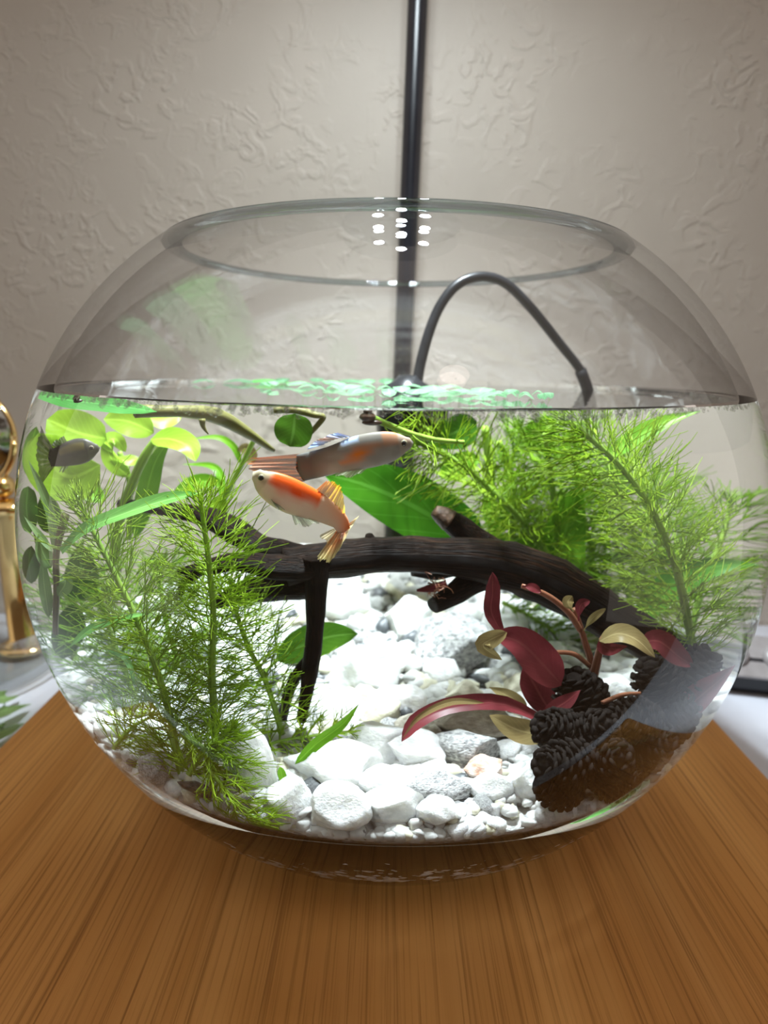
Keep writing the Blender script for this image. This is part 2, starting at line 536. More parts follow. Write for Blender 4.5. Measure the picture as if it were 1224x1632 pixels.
M['float_green'] = leaf_mat('floating_leaf_green', (0.10, 0.42, 0.08), (0.18, 0.52, 0.14), trans=0.4, spec=0.04)
M['red'] = leaf_mat('leaf_crimson', (0.09, 0.014, 0.018), (0.18, 0.03, 0.036), vein=(0.22, 0.055, 0.055), trans=0.35, spec=0.12)
M['red_tan'] = leaf_mat('leaf_bronze', (0.20, 0.14, 0.055), (0.31, 0.25, 0.11), trans=0.4, spec=0.08)
M['red_stem'] = leaf_mat('stem_red', (0.15, 0.05, 0.03), (0.25, 0.10, 0.05), trans=0.25, veins=0)
M['snail'] = mottled('snail_shell', (0.02, 0.012, 0.008), (0.07, 0.035, 0.02), 400, 0.3)
M['fish_skin'] = attr_mat('fish_skin', 0.35, trans=0.2, coat=0.05, spec=0.25)
M['fish_fin'] = attr_mat('fish_fin', 0.4, alpha=0.8, trans=0.5)
M['fish_eye'] = mottled('fish_eye', (0.16, 0.14, 0.09), (0.26, 0.23, 0.15), 800, 0.2, coat=0.5)
M['pupil'] = mottled('fish_pupil', (0.004, 0.004, 0.004), (0.008, 0.008, 0.008), 100, 0.1, coat=0.6)


# ------------------------------------------------------------------ object helpers
def tag(o, label=None, cat=None, group=None, kind=None):
    if label: o['label'] = label
    if cat: o['category'] = cat
    if group: o['group'] = group
    if kind: o['kind'] = kind
    return o


ROOT = {}


def thing(name, base, label, cat, group=None, kind=None):
    o = bpy.data.objects.new(name, None)
    o.empty_display_size = 0.01
    COL.objects.link(o)
    o.location = W(base)
    ROOT[o.name] = np.array(base, float)
    return tag(o, label, cat, group, kind)


def mk(name, V, F, mat, parent=None, base=None, smooth=True, uv=None, col=None, label=None, cat=None, group=None, kind=None, mats=None, fmat=None):
    """link one mesh object; V in bowl units; origin at its thing's base"""
    V = np.asarray(V, float)
    if parent is not None:
        b = ROOT.get(parent.name)
    else:
        b = np.array(base, float) if base is not None else np.array([V[:, 0].mean(), V[:, 1].mean(), V[:, 2].min()])
    me = bpy.data.meshes.new(name)
    me.from_pydata(((V - b) * S).tolist(), [], F if isinstance(F, list) else F.tolist())
    if smooth:
        me.polygons.foreach_set('use_smooth', [True] * len(me.polygons))
    for mm in (mats or [mat]):
        me.materials.append(mm)
    if fmat is not None:
        me.polygons.foreach_set('material_index', fmat)
    if uv is not None:
        ul = me.uv_layers.new(name='UVMap')
        idx = np.empty(len(me.loops), np.int32)
        me.loops.foreach_get('vertex_index', idx)
        ul.data.foreach_set('uv', np.asarray(uv, np.float32)[idx].ravel())
    if col is not None:
        ca = me.color_attributes.new('Col', 'FLOAT_COLOR', 'POINT')
        c4 = np.ones((len(V), 4), np.float32); c4[:, :3] = col
        ca.data.foreach_set('color', c4.ravel())
    me.update()
    o = bpy.data.objects.new(name, me)
    COL.objects.link(o)
    ROOT[o.name] = b
    if parent is not None:
        o.parent = parent
    else:
        o.location = W(b)
    return tag(o, label, cat, group, kind)


def copy_tree(o, parent=None):
    c = o.copy(); COL.objects.link(c); c.parent = parent
    for ch in list(o.children):
        copy_tree(ch, c)
    return c


def unit(v):
    v = np.asarray(v, float)
    return v / max(np.linalg.norm(v), 1e-9)


def spline(P, n):
    """smooth curve through control points, n samples"""
    P = np.asarray(P, float)
    if len(P) == 1: return np.repeat(P, n, 0)
    if len(P) == 2:
        t = np.linspace(0, 1, n)[:, None]; return P[0] * (1 - t) + P[1] * t
    E = np.concatenate([[2 * P[0] - P[1]], P, [2 * P[-1] - P[-2]]])
    m = len(P) - 1
    out = []
    for u in np.linspace(0, m, n):
        i = min(int(u), m - 1); t = u - i
        a, b, c, d = E[i], E[i + 1], E[i + 2], E[i + 3]
        out.append(0.5 * ((2 * b) + (c - a) * t + (2 * a - 5 * b + 4 * c - d) * t * t + (3 * b - a - 3 * c + d) * t ** 3))
    return np.array(out)


def tube(P, R, seg=10, rough=0.0, freq=8.0, oval=1.0):
    """swept closed tube; returns verts, faces, uv"""
    P = np.asarray(P, float); n = len(P)
    R = np.interp(np.linspace(0, 1, n), np.linspace(0, 1, len(R)), R) if np.ndim(R) else np.full(n, R)
    T = np.gradient(P, axis=0); T /= np.linalg.norm(T, axis=1)[:, None] + 1e-12
    a = np.array([0, 0, 1.0]) if abs(T[0][2]) < 0.8 else np.array([1.0, 0, 0])
    u = unit(np.cross(T[0], a))
    V, UVs, F = [], [], []
    for i in range(n):
        u = unit(u - T[i] * (u @ T[i])); w = np.cross(T[i], u)
        for k in range(seg):
            th = 2 * PI * k / seg
            d = math.cos(th) * u + oval * math.sin(th) * w
            r = R[i]
            if rough:
                q = P[i] + d * r
                r *= 1 + rough * (noise.noise(Vector(q * freq)) + 0.6 * noise.noise(Vector((q[0] * freq * 3, q[1] * freq * 3, q[2] * freq * 3))) + 0.35 * math.sin(th * 3 + 4 * noise.noise(Vector(P[i] * 3))))
            V.append(P[i] + d * r); UVs.append((i / n * 1.0, k / seg))
    for i in range(n - 1):
        for k in range(seg):
            k2 = (k + 1) % seg
            F.append((i * seg + k, i * seg + k2, (i + 1) * seg + k2, (i + 1) * seg + k))
    F.append(tuple(range(seg - 1, -1, -1))); F.append(tuple((n - 1) * seg + k for k in range(seg)))
    return np.array(V), F, np.array(UVs)


def join(parts):
    V, F, U = [], [], []; o = 0
    for p in parts:
        V.append(p[0]); F += [tuple(i + o for i in f) for f in p[1]]
        if len(p) > 2: U.append(p[2])
        o += len(p[0])
    return np.concatenate(V), F, (np.concatenate(U) if U else None)


def lathe(pr, seg=96, c=(0, 0)):
    """surface of revolution of (r, z) pairs"""
    V, F = [], []
    for r, z in pr:
        for k in range(seg):
            th = 2 * PI * k / seg
            V.append((c[0] + r * math.cos(th), c[1] + r * math.sin(th), z))
    for i in range(len(pr) - 1):
        for k in range(seg):
            k2 = (k + 1) % seg
            F.append((i * seg + k, i * seg + k2, (i + 1) * seg + k2, (i + 1) * seg + k))
    return np.array(V), F


def box(c, s, rz=0.0, bev=0.0):
    bm = bmesh.new()
    bmesh.ops.create_cube(bm, size=1.0)
    for v in bm.verts:
        v.co = Vector((v.co.x * s[0], v.co.y * s[1], v.co.z * s[2]))
    if bev:
        bmesh.ops.bevel(bm, geom=bm.edges[:], offset=bev, segments=3, profile=0.5, affect='EDGES')
    V = np.array([v.co[:] for v in bm.verts]); bm.verts.index_update()
    F = [tuple(v.index for v in f.verts) for f in bm.faces]; bm.free()
    ca, sa = math.cos(rz), math.sin(rz)
    V = np.stack([V[:, 0] * ca - V[:, 1] * sa, V[:, 0] * sa + V[:, 1] * ca, V[:, 2]], 1) + np.array(c)
    return V, F


def ball(c, r, sub=2, sc=(1, 1, 1)):
    bm = bmesh.new(); bmesh.ops.create_icosphere(bm, subdivisions=sub, radius=1.0)
    V = np.array([v.co[:] for v in bm.verts]); bm.verts.index_update()
    F = [tuple(v.index for v in f.verts) for f in bm.faces]; bm.free()
    return V * np.array(sc) * r + np.array(c), F


def px_path(pts, Y, n=None):
    """points of the photograph with their depths, followed into the water"""
    Ys = [Y] * len(pts) if np.ndim(Y) == 0 else np.interp(np.linspace(0, 1, len(pts)), np.linspace(0, 1, len(Y)), Y)
    P = np.array([at(x, y, yy) for (x, y), yy in zip(pts, Ys)])
    return spline(P, n) if n else P


def leaf_surf(P, wmax, nrm, shape='oval', fold=0.25, wave=0.0, nw=7, droop=0.0, skew=0.0, seed=0):
    n = len(P)
    T = np.gradient(P, axis=0); T /= np.linalg.norm(T, axis=1)[:, None] + 1e-12
    V, U, F = [], [], []
    for i in range(n):
        s = i / (n - 1)
        if shape == 'oval': w = math.sin(PI * min(1, max(0, s)) ** 0.85) ** 0.7
        elif shape == 'round': w = math.sqrt(max(0, 1 - (2 * s - 1) ** 2)) ** 0.9
        elif shape == 'lance': w = math.sin(PI * s ** 0.7) ** 0.9
        elif shape == 'spoon': w = (0.16 + 0.84 * math.sin(PI * max(0, (s - 0.2) / 0.8) ** 0.9) ** 0.7) if s > 0.2 else 0.16
        elif shape == 'strap': w = min(1, 0.45 + 2 * s) * min(1, (1 - s) * 4) ** 0.6
        else: w = 1
        w = max(w, 0.02) * wmax * 0.5
        t = T[i]
        side = unit(np.cross(t, nrm)); nn = np.cross(side, t)
        for k in range(nw):
            u = 2 * k / (nw - 1) - 1
            off = fold * w * (abs(u) ** 1.3) - droop * w * u * u
            off += wave * wmax * math.sin(9 * s + 2.2 * u + seed) * abs(u)
            V.append(P[i] + side * w * u + nn * off); U.append((s, (u + 1) / 2))
    for i in range(n - 1):
        for k in range(nw - 1):
            a = i * nw + k
            F.append((a, a + 1, a + nw + 1, a + nw))
    return np.array(V), F, np.array(U)


def add_leaf(parent, pts, Y, wpx, mat, nrm=(0, -0.8, 0.6), shape='oval', fold=0.2, wave=0.03, n=14, name='leaf', **kw):
    P = px_path(pts, Y, n)
    mid = pts[len(pts) // 2]; Ym = Y if np.ndim(Y) == 0 else float(np.mean(Y))
    V, F, U = leaf_surf(P, wpx * px_scale(mid[0], mid[1], Ym), unit(nrm), shape, fold, wave, seed=pts[0][0], **kw)
    return mk(name, confine(V, 0.985), F, mat, parent, uv=U)


def add_stem(parent, pts, Y, rpx, mat, n=24, name='stem', seg=8, rough=0.08):
    P = px_path(pts, Y, n)
    mid = pts[len(pts) // 2]; Ym = Y if np.ndim(Y) == 0 else float(np.mean(Y))
    k = px_scale(mid[0], mid[1], Ym)
    V, F, U = tube(P, np.array(rpx if np.ndim(rpx) else [rpx, rpx]) * k, seg, rough, 25)
    mk(name, V, F, mat, parent, uv=U)
    return P


def hairs(PL, r0, r1):
    """many fine three-sided filaments, PL = (count, points, 3)"""
    PL = np.asarray(PL, float); m, k, _ = PL.shape
    T = np.gradient(PL, axis=1); T /= np.linalg.norm(T, axis=2)[..., None] + 1e-12
    a = np.tile(np.array([0.31, 0.52, 0.79]), (m, k, 1))
    u = np.cross(T, a); u /= np.linalg.norm(u, axis=2)[..., None] + 1e-12
    w = np.cross(T, u)
    r = (np.linspace(r0, r1, k))[None, :, None]
    ring = [PL + r * (math.cos(th) * u + math.sin(th) * w) for th in (0, 2 * PI / 3, 4 * PI / 3)]
    V = np.stack(ring, 2).reshape(-1, 3)
    b = (np.arange(m)[:, None] * k + np.arange(k - 1)[None, :]).reshape(-1) * 3
    F = []
    for j in range(3):
        j2 = (j + 1) % 3
        F.append(np.stack([b + j, b + j2, b + 3 + j2, b + 3 + j], 1))
    return V, np.concatenate(F)


# ------------------------------------------------------------------ setting
wall = mk('wall_back', *box((0, WALL_Y + 0.1, 1.5), (14, 0.2, 9)), M['plaster'], smooth=False, kind='structure')
wall_front_blocker = mk('wall_front_blocker', *box((0, -13.2, 3.0), (40, 0.4, 20.4)), M['far_wall'], smooth=False, kind='structure')  # unseen wall behind the viewer, added to cut ambient light from that side
floor = mk('floor', *box((0, -6.0, -7.3), (40, 15, 0.2)), M['floor'], smooth=False, kind='structure')
desk = mk('desk', *box((0, 0.13, TABLE_Z - 0.12), (9, 2.50, 0.24), bev=0.02), M['desk'], smooth=False,
          label='white desk top under the bamboo board', cat='desk')
BX0, BX1 = air_z(60, 1125, -ZB)[0], air_z(1180, 1185, -ZB)[0]
board = mk('bamboo_board', *box(((BX0 + BX1) / 2, -0.03, -ZB - 0.065), (BX1 - BX0, 2.02, 0.13), bev=0.03), M['bamboo'],
           label='bamboo cutting board with fine lengthwise grain under the glass bowl', cat='cutting board')

# ------------------------------------------------------------------ lamp standing behind the bowl
pt, pb = air(666, 0, 1.20), air(641, 590, 1.20)
pd = (pt - pb) / (pt[2] - pb[2])
pole_base = pb + pd * (TABLE_Z - pb[2]); pole_top = pb + pd * (2.60 - pb[2])
lamp = thing('desk_lamp', pole_base, 'slim black lamp pole standing behind the bowl with a light head above it', 'lamp')
mk('pole', *tube(spline([pole_base, pole_top], 8), 0.043, 16)[:2], M['black'], lamp)
mk('base', *lathe([(0.001, TABLE_Z + 0.05), (0.10, TABLE_Z + 0.05), (0.13, TABLE_Z + 0.035), (0.135, TABLE_Z), (0.001, TABLE_Z)], 40, pole_base[:2]), M['black'], lamp)
arm_end = LAMP + np.array([0, 0.30, 0.09])
mk('arm', *tube(spline([pole_top, pole_top + np.array([0, -0.05, 0.06]), arm_end + np.array([0, 0.2, 0.06]), arm_end], 16), 0.035, 12)[:2], M['black'], lamp)
mk('head', *lathe([(0.001, LAMP[2] + 0.13), (0.20, LAMP[2] + 0.13), (0.40, LAMP[2] + 0.10), (0.44, LAMP[2] + 0.05), (0.44, LAMP[2]), (0.40, LAMP[2] - 0.005),
                   (0.385, LAMP[2] + 0.012), (0.001, LAMP[2] + 0.012)], 48, LAMP[:2]), M['black'], lamp)
for (lx, ly) in LED_SPOTS:
    mk('led', *lathe([(0.001, LAMP[2] + 0.002), (0.03, LAMP[2] + 0.002), (0.042, LAMP[2] + 0.014)], 16, LAMP[:2] + np.array([lx, ly])), M['led'], lamp)

# round ceiling lamp behind the viewer, seen only as a small pink reflection in the glass
cx_, cy_, cz_ = 4.6, -11.2, 14.8
dome = thing('ceiling_lamp', (cx_, cy_, cz_), 'round warm ceiling lamp mirrored as a small pink disc in the front glass', 'lamp')
mk('shade', *lathe([(1.25 * math.sin(t), cz_ + 0.5 - 0.55 * math.cos(t)) for t in np.linspace(0.02, PI / 2, 12)], 40, (cx_, cy_)), M['dome'], dome)
mk('finial', *ball((cx_, cy_, cz_ - 0.1), 0.12, 2), M['gold'], dome)

# ------------------------------------------------------------------ things behind the bowl, at the sides
# power strip against the wall
sa = air_z(1150, 1102, TABLE_Z); sb = air_z(1300, 1119, TABLE_Z)
sdir = unit(sb - sa); ang = math.atan2(sdir[1], sdir[0])
sn = np.array([-sdir[1], sdir[0], 0])
sc0 = sa + sdir * 0.75 + sn * 0.12
strip = thing('power_strip', (sc0[0], sc0[1], TABLE_Z), 'black power strip with grey socket face on the desk by the wall', 'power strip')
mk('body', *box((sc0[0], sc0[1], TABLE_Z + 0.085), (2.0, 0.24, 0.17), ang, 0.03), M['black'], strip, smooth=False)
fv, ff = box((0, 0, 0), (1.92, 0.2, 0.02), 0, 0.008)
tilt = 0.75
fv = np.stack([fv[:, 0], fv[:, 1] * math.cos(tilt) - fv[:, 2] * math.sin(tilt), fv[:, 1] * math.sin(tilt) + fv[:, 2] * math.cos(tilt)], 1)
ca, sa_ = math.cos(ang), math.sin(ang)
def place_strip(v):
    return np.stack([v[:, 0] * ca - v[:, 1] * sa_, v[:, 0] * sa_ + v[:, 1] * ca, v[:, 2]], 1) + np.array([sc0[0], sc0[1], TABLE_Z + 0.165]) - sn * 0.09
face = mk('socket_face', place_strip(fv), ff, M['grey_plastic'], strip, smooth=False)
for i in range(12):
    bv, bf = lathe([(0.001, 0.035), (0.035, 0.034), (0.05, 0.026), (0.056, 0.008), (0.056, 0)], 20)
    bv = np.stack([bv[:, 0] - 0.87 + i * 0.16, bv[:, 1] * math.cos(tilt) - bv[:, 2] * math.sin(tilt), bv[:, 1] * math.sin(tilt) + bv[:, 2] * math.cos(tilt)], 1)
    mk('socket', place_strip(bv), bf, M['grey_plastic'], face)

# gold table mirror in a clear dish, cut by the picture's edge
gb = air_z(30, 1040, TABLE_Z)
gb[1] = min(gb[1], 1.2); gY = gb[1]
gz = lambda y: air(25, y, gY)[2]
gx = air(26, 900, gY)[0]
mir = thing('table_mirror', (gx, gY, TABLE_Z), 'round table mirror on a polished gold post at the left of the bowl', 'mirror')
z1, z2, z3 = gz(1035), gz(818), gz(775)
mk('post', *lathe([(0.001, TABLE_Z + 0.032), (0.12, TABLE_Z + 0.032), (0.12, TABLE_Z + 0.05), (0.075, TABLE_Z + 0.07), (0.075, z1), (0.095, z1 + 0.015), (0.095, z1 + 0.05), (0.068, z1 + 0.07),
                   (0.068, z2), (0.10, z2 + 0.01), (0.10, z2 + 0.05), (0.03, z2 + 0.07), (0.001, z2 + 0.07)], 32, (gx, gY)), M['gold'], mir)
mk('ball_joint', *ball((gx - 0.02, gY, z3), 0.055, 3), M['gold'], mir)
mc = air(-64, 700, gY); mr = 0.24
ring = np.array([(mc[0] + mr * math.cos(t), mc[1] + 0.02 * math.sin(t), mc[2] + mr * math.sin(t)) for t in np.linspace(0, 2 * PI, 49)])
mk('frame', *tube(ring, 0.016, 10)[:2], M['gold'], mir)
dv, df = lathe([(0.001, 0.012), (mr, 0.012), (mr, -0.012), (0.001, -0.012)], 48)
mk('mirror_disc', np.stack([dv[:, 0] + mc[0], dv[:, 2] + mc[1], dv[:, 1] + mc[2]], 1), df, M['mirror'], mir)
dish = mk('glass_dish', *lathe([(0.001, TABLE_Z + 0.03), (0.30, TABLE_Z + 0.03), (0.40, TABLE_Z + 0.10), (0.435, TABLE_Z + 0.26), (0.45, TABLE_Z + 0.26), (0.43, TABLE_Z + 0.08), (0.33, TABLE_Z), (0.001, TABLE_Z)], 64,
               (gx - 0.14, gY - 0.18)), M['dish_glass'], label='clear glass dish around the gold mirror post', cat='dish')
for i, (pts, w) in enumerate([([(-30, 1108), (5, 1112), (34, 1108)], 24), ([(-20, 1140), (8, 1132), (50, 1122)], 24), ([(-20, 1172), (5, 1166), (38, 1152)], 26)]):
    P = spline([air_z(x, y, TABLE_Z + 0.03 + (0.05 if k == 1 else 0)) for k, (x, y) in enumerate(pts)], 14)
    V, F, U = leaf_surf(P, w / 330, (0, -0.3, 1), 'oval', 0.1)
    mk('fallen_leaf', V, F, M['sage'], uv=U, label=['grey-green leaf on the desk nearest the glass dish', 'grey-green leaf on the desk, middle of three', 'grey-green leaf on the desk nearest the board edge'][i],
       cat='leaf', group='loose leaves on the desk')

# ------------------------------------------------------------------ fish bowl
bowl = thing('fish_bowl', (0, 0, -ZB), 'large round clear glass fish bowl with wide open top', 'fish bowl')
rb = float(prof(-ZB))
zs = np.concatenate([-ZB + (WZ + ZB) * (np.linspace(0, 1, 72) ** 1.25)])
pr = [(0.0005, -ZB), (rb * 0.5, -ZB), (rb * 0.9, -ZB)] + [(float(prof(z)), float(z)) for z in zs]
mk('lower_glass', *lathe(pr, 160), M['glass_wet'], bowl)
zs = np.linspace(WZ, RIMZ, 36)
outer = [(float(prof(z)), float(z)) for z in zs]
inner = [(float(prof(z, True)), float(z)) for z in np.linspace(RIMZ - 0.004, WZ, 36)]
V1, F1 = lathe(outer, 160); V2, F2 = lathe(inner, 160)
mk('shoulder_glass', *join([(V1, F1), (V2, F2)])[:2], M['glass_dry'], bowl)
ro, ri = outer[-1][0], inner[0][0]
rc, rw = (ro + ri) / 2, (ro - ri) / 2
mk('rim', *lathe([(rc + rw * 1.0 * math.cos(t), RIMZ - 0.002 + 0.011 * math.sin(t)) for t in np.linspace(-PI, PI, 17)][::1], 160), M['glass_rim'], bowl)

# ------------------------------------------------------------------ water
zs = np.concatenate([[-BDI * 0.9999], -BDI + (WZ + BDI) * (np.linspace(0.02, 1, 70) ** 1.3)])
side = [(float(max(prof(z, True), 0.002)), float(z)) for z in zs]
re = side[-1][0]
topp = [(re, WZ), (re - 0.006, WZ - 0.007), (re - 0.016, WZ - 0.012), (re - 0.035, WZ - 0.015)] + [(r, WZ - 0.016) for r in np.linspace(re - 0.08, 0.01, 8)]
Vs, Fs = lathe(side, 160)
Vt, Ft = lathe(topp, 160)
nb = len(Vs)
Vw = np.concatenate([Vs, Vt]); Fw = Fs + [tuple(i + nb for i in f) for f in Ft] + [tuple(len(Vs) + len(Vt) - 160 + k for k in range(160)), tuple(range(159, -1, -1))]
fm = [0] * len(Fs) + [1] * (len(Ft) + 1) + [0]
water = mk('bowl_water', Vw, Fw, None, base=(0, 0, -BDI), mats=[M['water_side'], M['water_top']], fmat=fm,
           label='clear still water filling the bowl up to its shoulder', cat='water', kind='stuff')
WT = WZ - 0.016


# ------------------------------------------------------------------ stones
def stone_mesh(name, seed, sub, cuts=7, lump=0.16):
    r = random.Random(seed)
    bm = bmesh.new(); bmesh.ops.create_icosphere(bm, subdivisions=sub, radius=1.0)
    planes = [(Vector((r.gauss(0, 1), r.gauss(0, 1), r.gauss(0, 1))).normalized(), r.uniform(0.58, 0.86)) for _ in range(cuts)]
    off = Vector((r.uniform(0, 50), r.uniform(0, 50), r.uniform(0, 50)))
    for v in bm.verts:
        c = v.co.copy()
        for nrm, d in planes:
            e = c.dot(nrm) - d
            if e > 0: c -= nrm * e * 0.97
        c *= 1 + lump * noise.noise(c * 1.6 + off) + 0.35 * lump * noise.noise(c * 5 + off)
        v.co = c
    for f in bm.faces: f.smooth = True
    me = bpy.data.meshes.new(name); bm.to_mesh(me); bm.free()
    return me


BIG = {}
def big_stone(px, py, w, h, rot, mat, label, name='white_stone', lift=0.35, seed=None, cat='stone', depth=1.0):
    sd = seed if seed is not None else int(px * 7 + py)
    me = stone_mesh(name, sd, 4, 11, 0.13); me.materials.append(M[{'quartz': 'stone_white', 'quartz_grey': 'stone_grey', 'quartz_tan': 'stone_tan', 'quartz_cream': 'stone_cream', 'pink_stone': 'stone_pink', 'slate': 'stone_slate'}[mat]])
    p = at_bed(px, py, 0.03)
    k = px_scale(px, py, p[1])
    o = bpy.data.objects.new(name, me); COL.objects.link(o)
    sx, sz = w * k * 0.56, h * k * 0.60
    p = p + np.array([0, 0.35 * sx, 0.0])
    lim = float(prof(p[2] - 0.5 * sz, True)) * 0.985 - 0.8 * sx
    rr = math.hypot(p[0], p[1])
    if rr > lim: p[:2] *= lim / rr
    o.location = W(p)
    o.scale = (sx * S, min(sx, max(sz, 0.8 * sx)) * 0.9 * depth * S, sz * S)
    o.rotation_euler = (random.uniform(-.2, .2), -math.radians(rot), random.uniform(-.3, .3))
    tag(o, label, cat, 'larger stones on the gravel')
    return o


STONES = [
    (405, 1240, 78, 135, 12, 'quartz', 'tall rounded white stone leaning beside the feathery tuft'),
    (528, 1238, 155, 80, -6, 'quartz', 'long pale grey-white stone lying in front of the dark branch'),
    (597, 1200, 105, 66, 5, 'quartz', 'pure white angular stone just above the long grey-white stone'),
    (660, 1206, 96, 62, -20, 'quartz', 'bright white stone lying below the arching red leaf tip'),
    (625, 1258, 102, 54, -8, 'quartz', 'smooth white oval stone in the centre front of the bowl'),
    (530, 1308, 105, 76, 10, 'quartz', 'big white faceted stone at the front glass'),
    (628, 1292, 90, 56, -10, 'quartz', 'white wedge stone at the front, right under the smooth oval one'),
    (700, 1298, 68, 50, 4, 'quartz', 'white rounded stone at the front beside the speckled flat one'),
    (700, 1262, 95, 52, 0, 'quartz_grey', 'flat speckled grey stone between white front stones'),
    (782, 1258, 66, 52, -25, 'quartz', 'white blocky stone below the pink one'),
    (776, 1228, 64, 34, 5, 'pink_stone', 'small pinkish stone with white tip near the cones'),
    (838, 1256, 62, 58, 15, 'quartz', 'white stone touching the alder cones'),
    (748, 1200, 120, 58, 0, 'quartz_grey', 'dark-speckled grey stone behind the pink one'),
    (758, 1168, 130, 58, 4, 'quartz_tan', 'broad tan-grey stone under the arching red leaf'),
    (668, 1168, 80, 44, 0, 'quartz_tan', 'tan-grey stone behind the arching red leaf tip'),
    (522, 1140, 90, 64, -12, 'quartz', 'white stone standing right behind the thin dark branch'),
    (575, 1082, 108, 92, 8, 'quartz', 'large white pointed stone in the middle of the bowl'),
    (636, 1128, 84, 62, 0, 'quartz', 'cloudy white stone below the large pointed one'),
    (650, 1000, 82, 82, -15, 'quartz', 'large white stone near the back of the bowl'),
    (722, 1052, 132, 108, 30, 'quartz_grey', 'large grey granite-like stone in the back half of the bowl'),
    (540, 975, 86, 62, 0, 'quartz', 'white stone at the back beside the dark branch'),
    (800, 1005, 80, 50, 0, 'quartz', 'white stone at the back under the short broken branch'),
    (830, 1100, 56, 40, 0, 'quartz_cream', 'cream stone behind the dark red leaf'),
    (740, 1110, 60, 40, 10, 'quartz_cream', 'pale cream stone below the big grey one'),
    (600, 1135, 90, 60, 0, 'quartz_cream', 'cream stone half hidden by the green blade'),
    (480, 1050, 80, 70, 0, 'quartz', 'white stone behind the feathery stems'),
    (455, 1280, 70, 70, 0, 'quartz', 'white stone between the tall leaning one and the big faceted one'),
    (242, 1232, 44, 40, 0, 'quartz_grey', 'grey stone at the foot of the long feathery stem'),
    (300, 1272, 60, 22, -25, 'slate', 'flat black slate chip at the front glass'),
    (180, 1165, 60, 40, 0, 'quartz', 'white stone against the bowl side below the feathery plants'),
    (270, 1140, 60, 34, 0, 'quartz', 'white stone glimpsed between feathery stems'),
    (940, 1010, 70, 50, 0, 'quartz', 'white stone behind the red plant'),
    (970, 1110, 60, 60, 0, 'quartz', 'white stone seen between the cones and the red stems'),
    (420, 970, 70, 50, 0, 'quartz', 'white stone at the back behind the driftwood forks'),
]
SP = []
for (px, py, w, h, rot, mt, lab) in STONES:
    nm = {'quartz': 'white_stone', 'quartz_grey': 'grey_stone', 'quartz_tan': 'tan_stone', 'pink_stone': 'pink_stone', 'quartz_cream': 'cream_stone', 'slate': 'slate_chip'}[mt]
    o = big_stone(px, py, w, h, rot, mt, lab, nm)
    SP.append(((o.location.x / S), (o.location.y / S), max(o.scale) / S))
SHORT = ['tall leaning white stone', 'long grey-white front stone', 'pure white angular stone', 'white stone under the red leaf tip', 'smooth white oval stone', 'big white faceted front stone', 'white wedge stone', 'white rounded front stone', 'flat speckled grey stone', 'white blocky stone', 'small pinkish stone', 'white stone touching the cones', 'dark-speckled grey stone', 'broad tan-grey stone', 'tan-grey stone', 'white stone behind the thin branch', 'large white pointed stone', 'cloudy white stone', 'large white stone at the back', 'large grey granite-like stone', 'white back stone by the branch', 'white stone under the broken branch', 'cream stone behind the red leaf', 'pale cream stone', 'cream stone by the green blade', 'white stone behind the feathery stems', 'white stone beside the faceted one', 'grey stone at the feathery stem', 'flat black slate chip', 'white stone at the bowl side', 'white stone between feathery stems', 'white stone behind the red plant', 'white stone among cones and red stems', 'white stone behind the driftwood forks']

# gravel: a fill under the loose layer, and the loose pebbles themselves
gv, gf = [], []
nr, na = 26, 96
def wall_r(z): return float(prof(z, True)) * 0.985
for i in range(nr + 1):
    for k in range(na):
        th = 2 * PI * k / na; f = i / nr
        z = bed(0.8 * math.cos(th) * f, 0.8 * math.sin(th) * f) - 0.015
        r = wall_r(z) * f
        x, y = r * math.cos(th), r * math.sin(th)
        z = bed(x, y) - 0.015 + 0.012 * noise.noise(Vector((x * 14, y * 14, 1)))
        r2 = min(r, wall_r(z)); x, y = r2 * math.cos(th), r2 * math.sin(th)
        gv.append((x, y, z))
for i in range(nr):
    for k in range(na):
        k2 = (k + 1) % na
        gf.append((i * na + k, (i + 1) * na + k, (i + 1) * na + k2, i * na + k2))
base_i = nr * na
prev = base_i
for j in range(1, 9):
    for k in range(na):
        x0, y0, z0 = gv[base_i + k]
        z = z0 + (-BDI * 0.985 - z0) * j / 8
        r = wall_r(z) if j < 8 else 0.05
        th = 2 * PI * k / na
        gv.append((r * math.cos(th), r * math.sin(th), z))
    cur = len(gv) - na
    for k in range(na):
        k2 = (k + 1) % na
        gf.append((prev + k, cur + k, cur + k2, prev + k2))
    prev = cur
fill = (np.array(gv), gf)
small = [stone_mesh('pebble', 900 + i, 2, 5, 0.22) for i in range(10)]
PB = {'white': [], 'cream': [], 'dark': [], 'grey': []}
for kk, mt in (('white', 'stone_white'), ('cream', 'stone_cream'), ('dark', 'stone_slate'), ('grey', 'stone_grey')):
    for me in small:
        c = me.copy(); c.materials.clear(); c.materials.append(M[mt]); PB[kk].append(c)
spots = []
tries = 0
while len(spots) < 3600 and tries < 60000:
    tries += 1
    th = rng.uniform(0, 2 * PI); rr = math.sqrt(rng.uniform(0, 1)) * 0.86
    x, y = rr * math.cos(th), rr * math.sin(th)
    z = bed(x, y)
    sz = rng.choice([0.013, 0.018, 0.024, 0.032], p=[.3, .35, .25, .1]) * rng.uniform(.8, 1.2)
    if math.hypot(x, y) > wall_r(z - sz) - 1.5 * sz: continue
    spots.append((x, y, z + rng.uniform(-0.006, 0.014), sz))
for _ in range(1500):                                    # the layer pressed against the front glass
    th = rng.uniform(-PI, 0); 
    zb = bed(0.75 * math.cos(th), 0.75 * math.sin(th))
    z = rng.uniform(-0.60, zb)
    sz = rng.uniform(0.014, 0.026)
    r = wall_r(z) - sz * 1.5
    spots.append((r * math.cos(th), r * math.sin(th), z, sz))
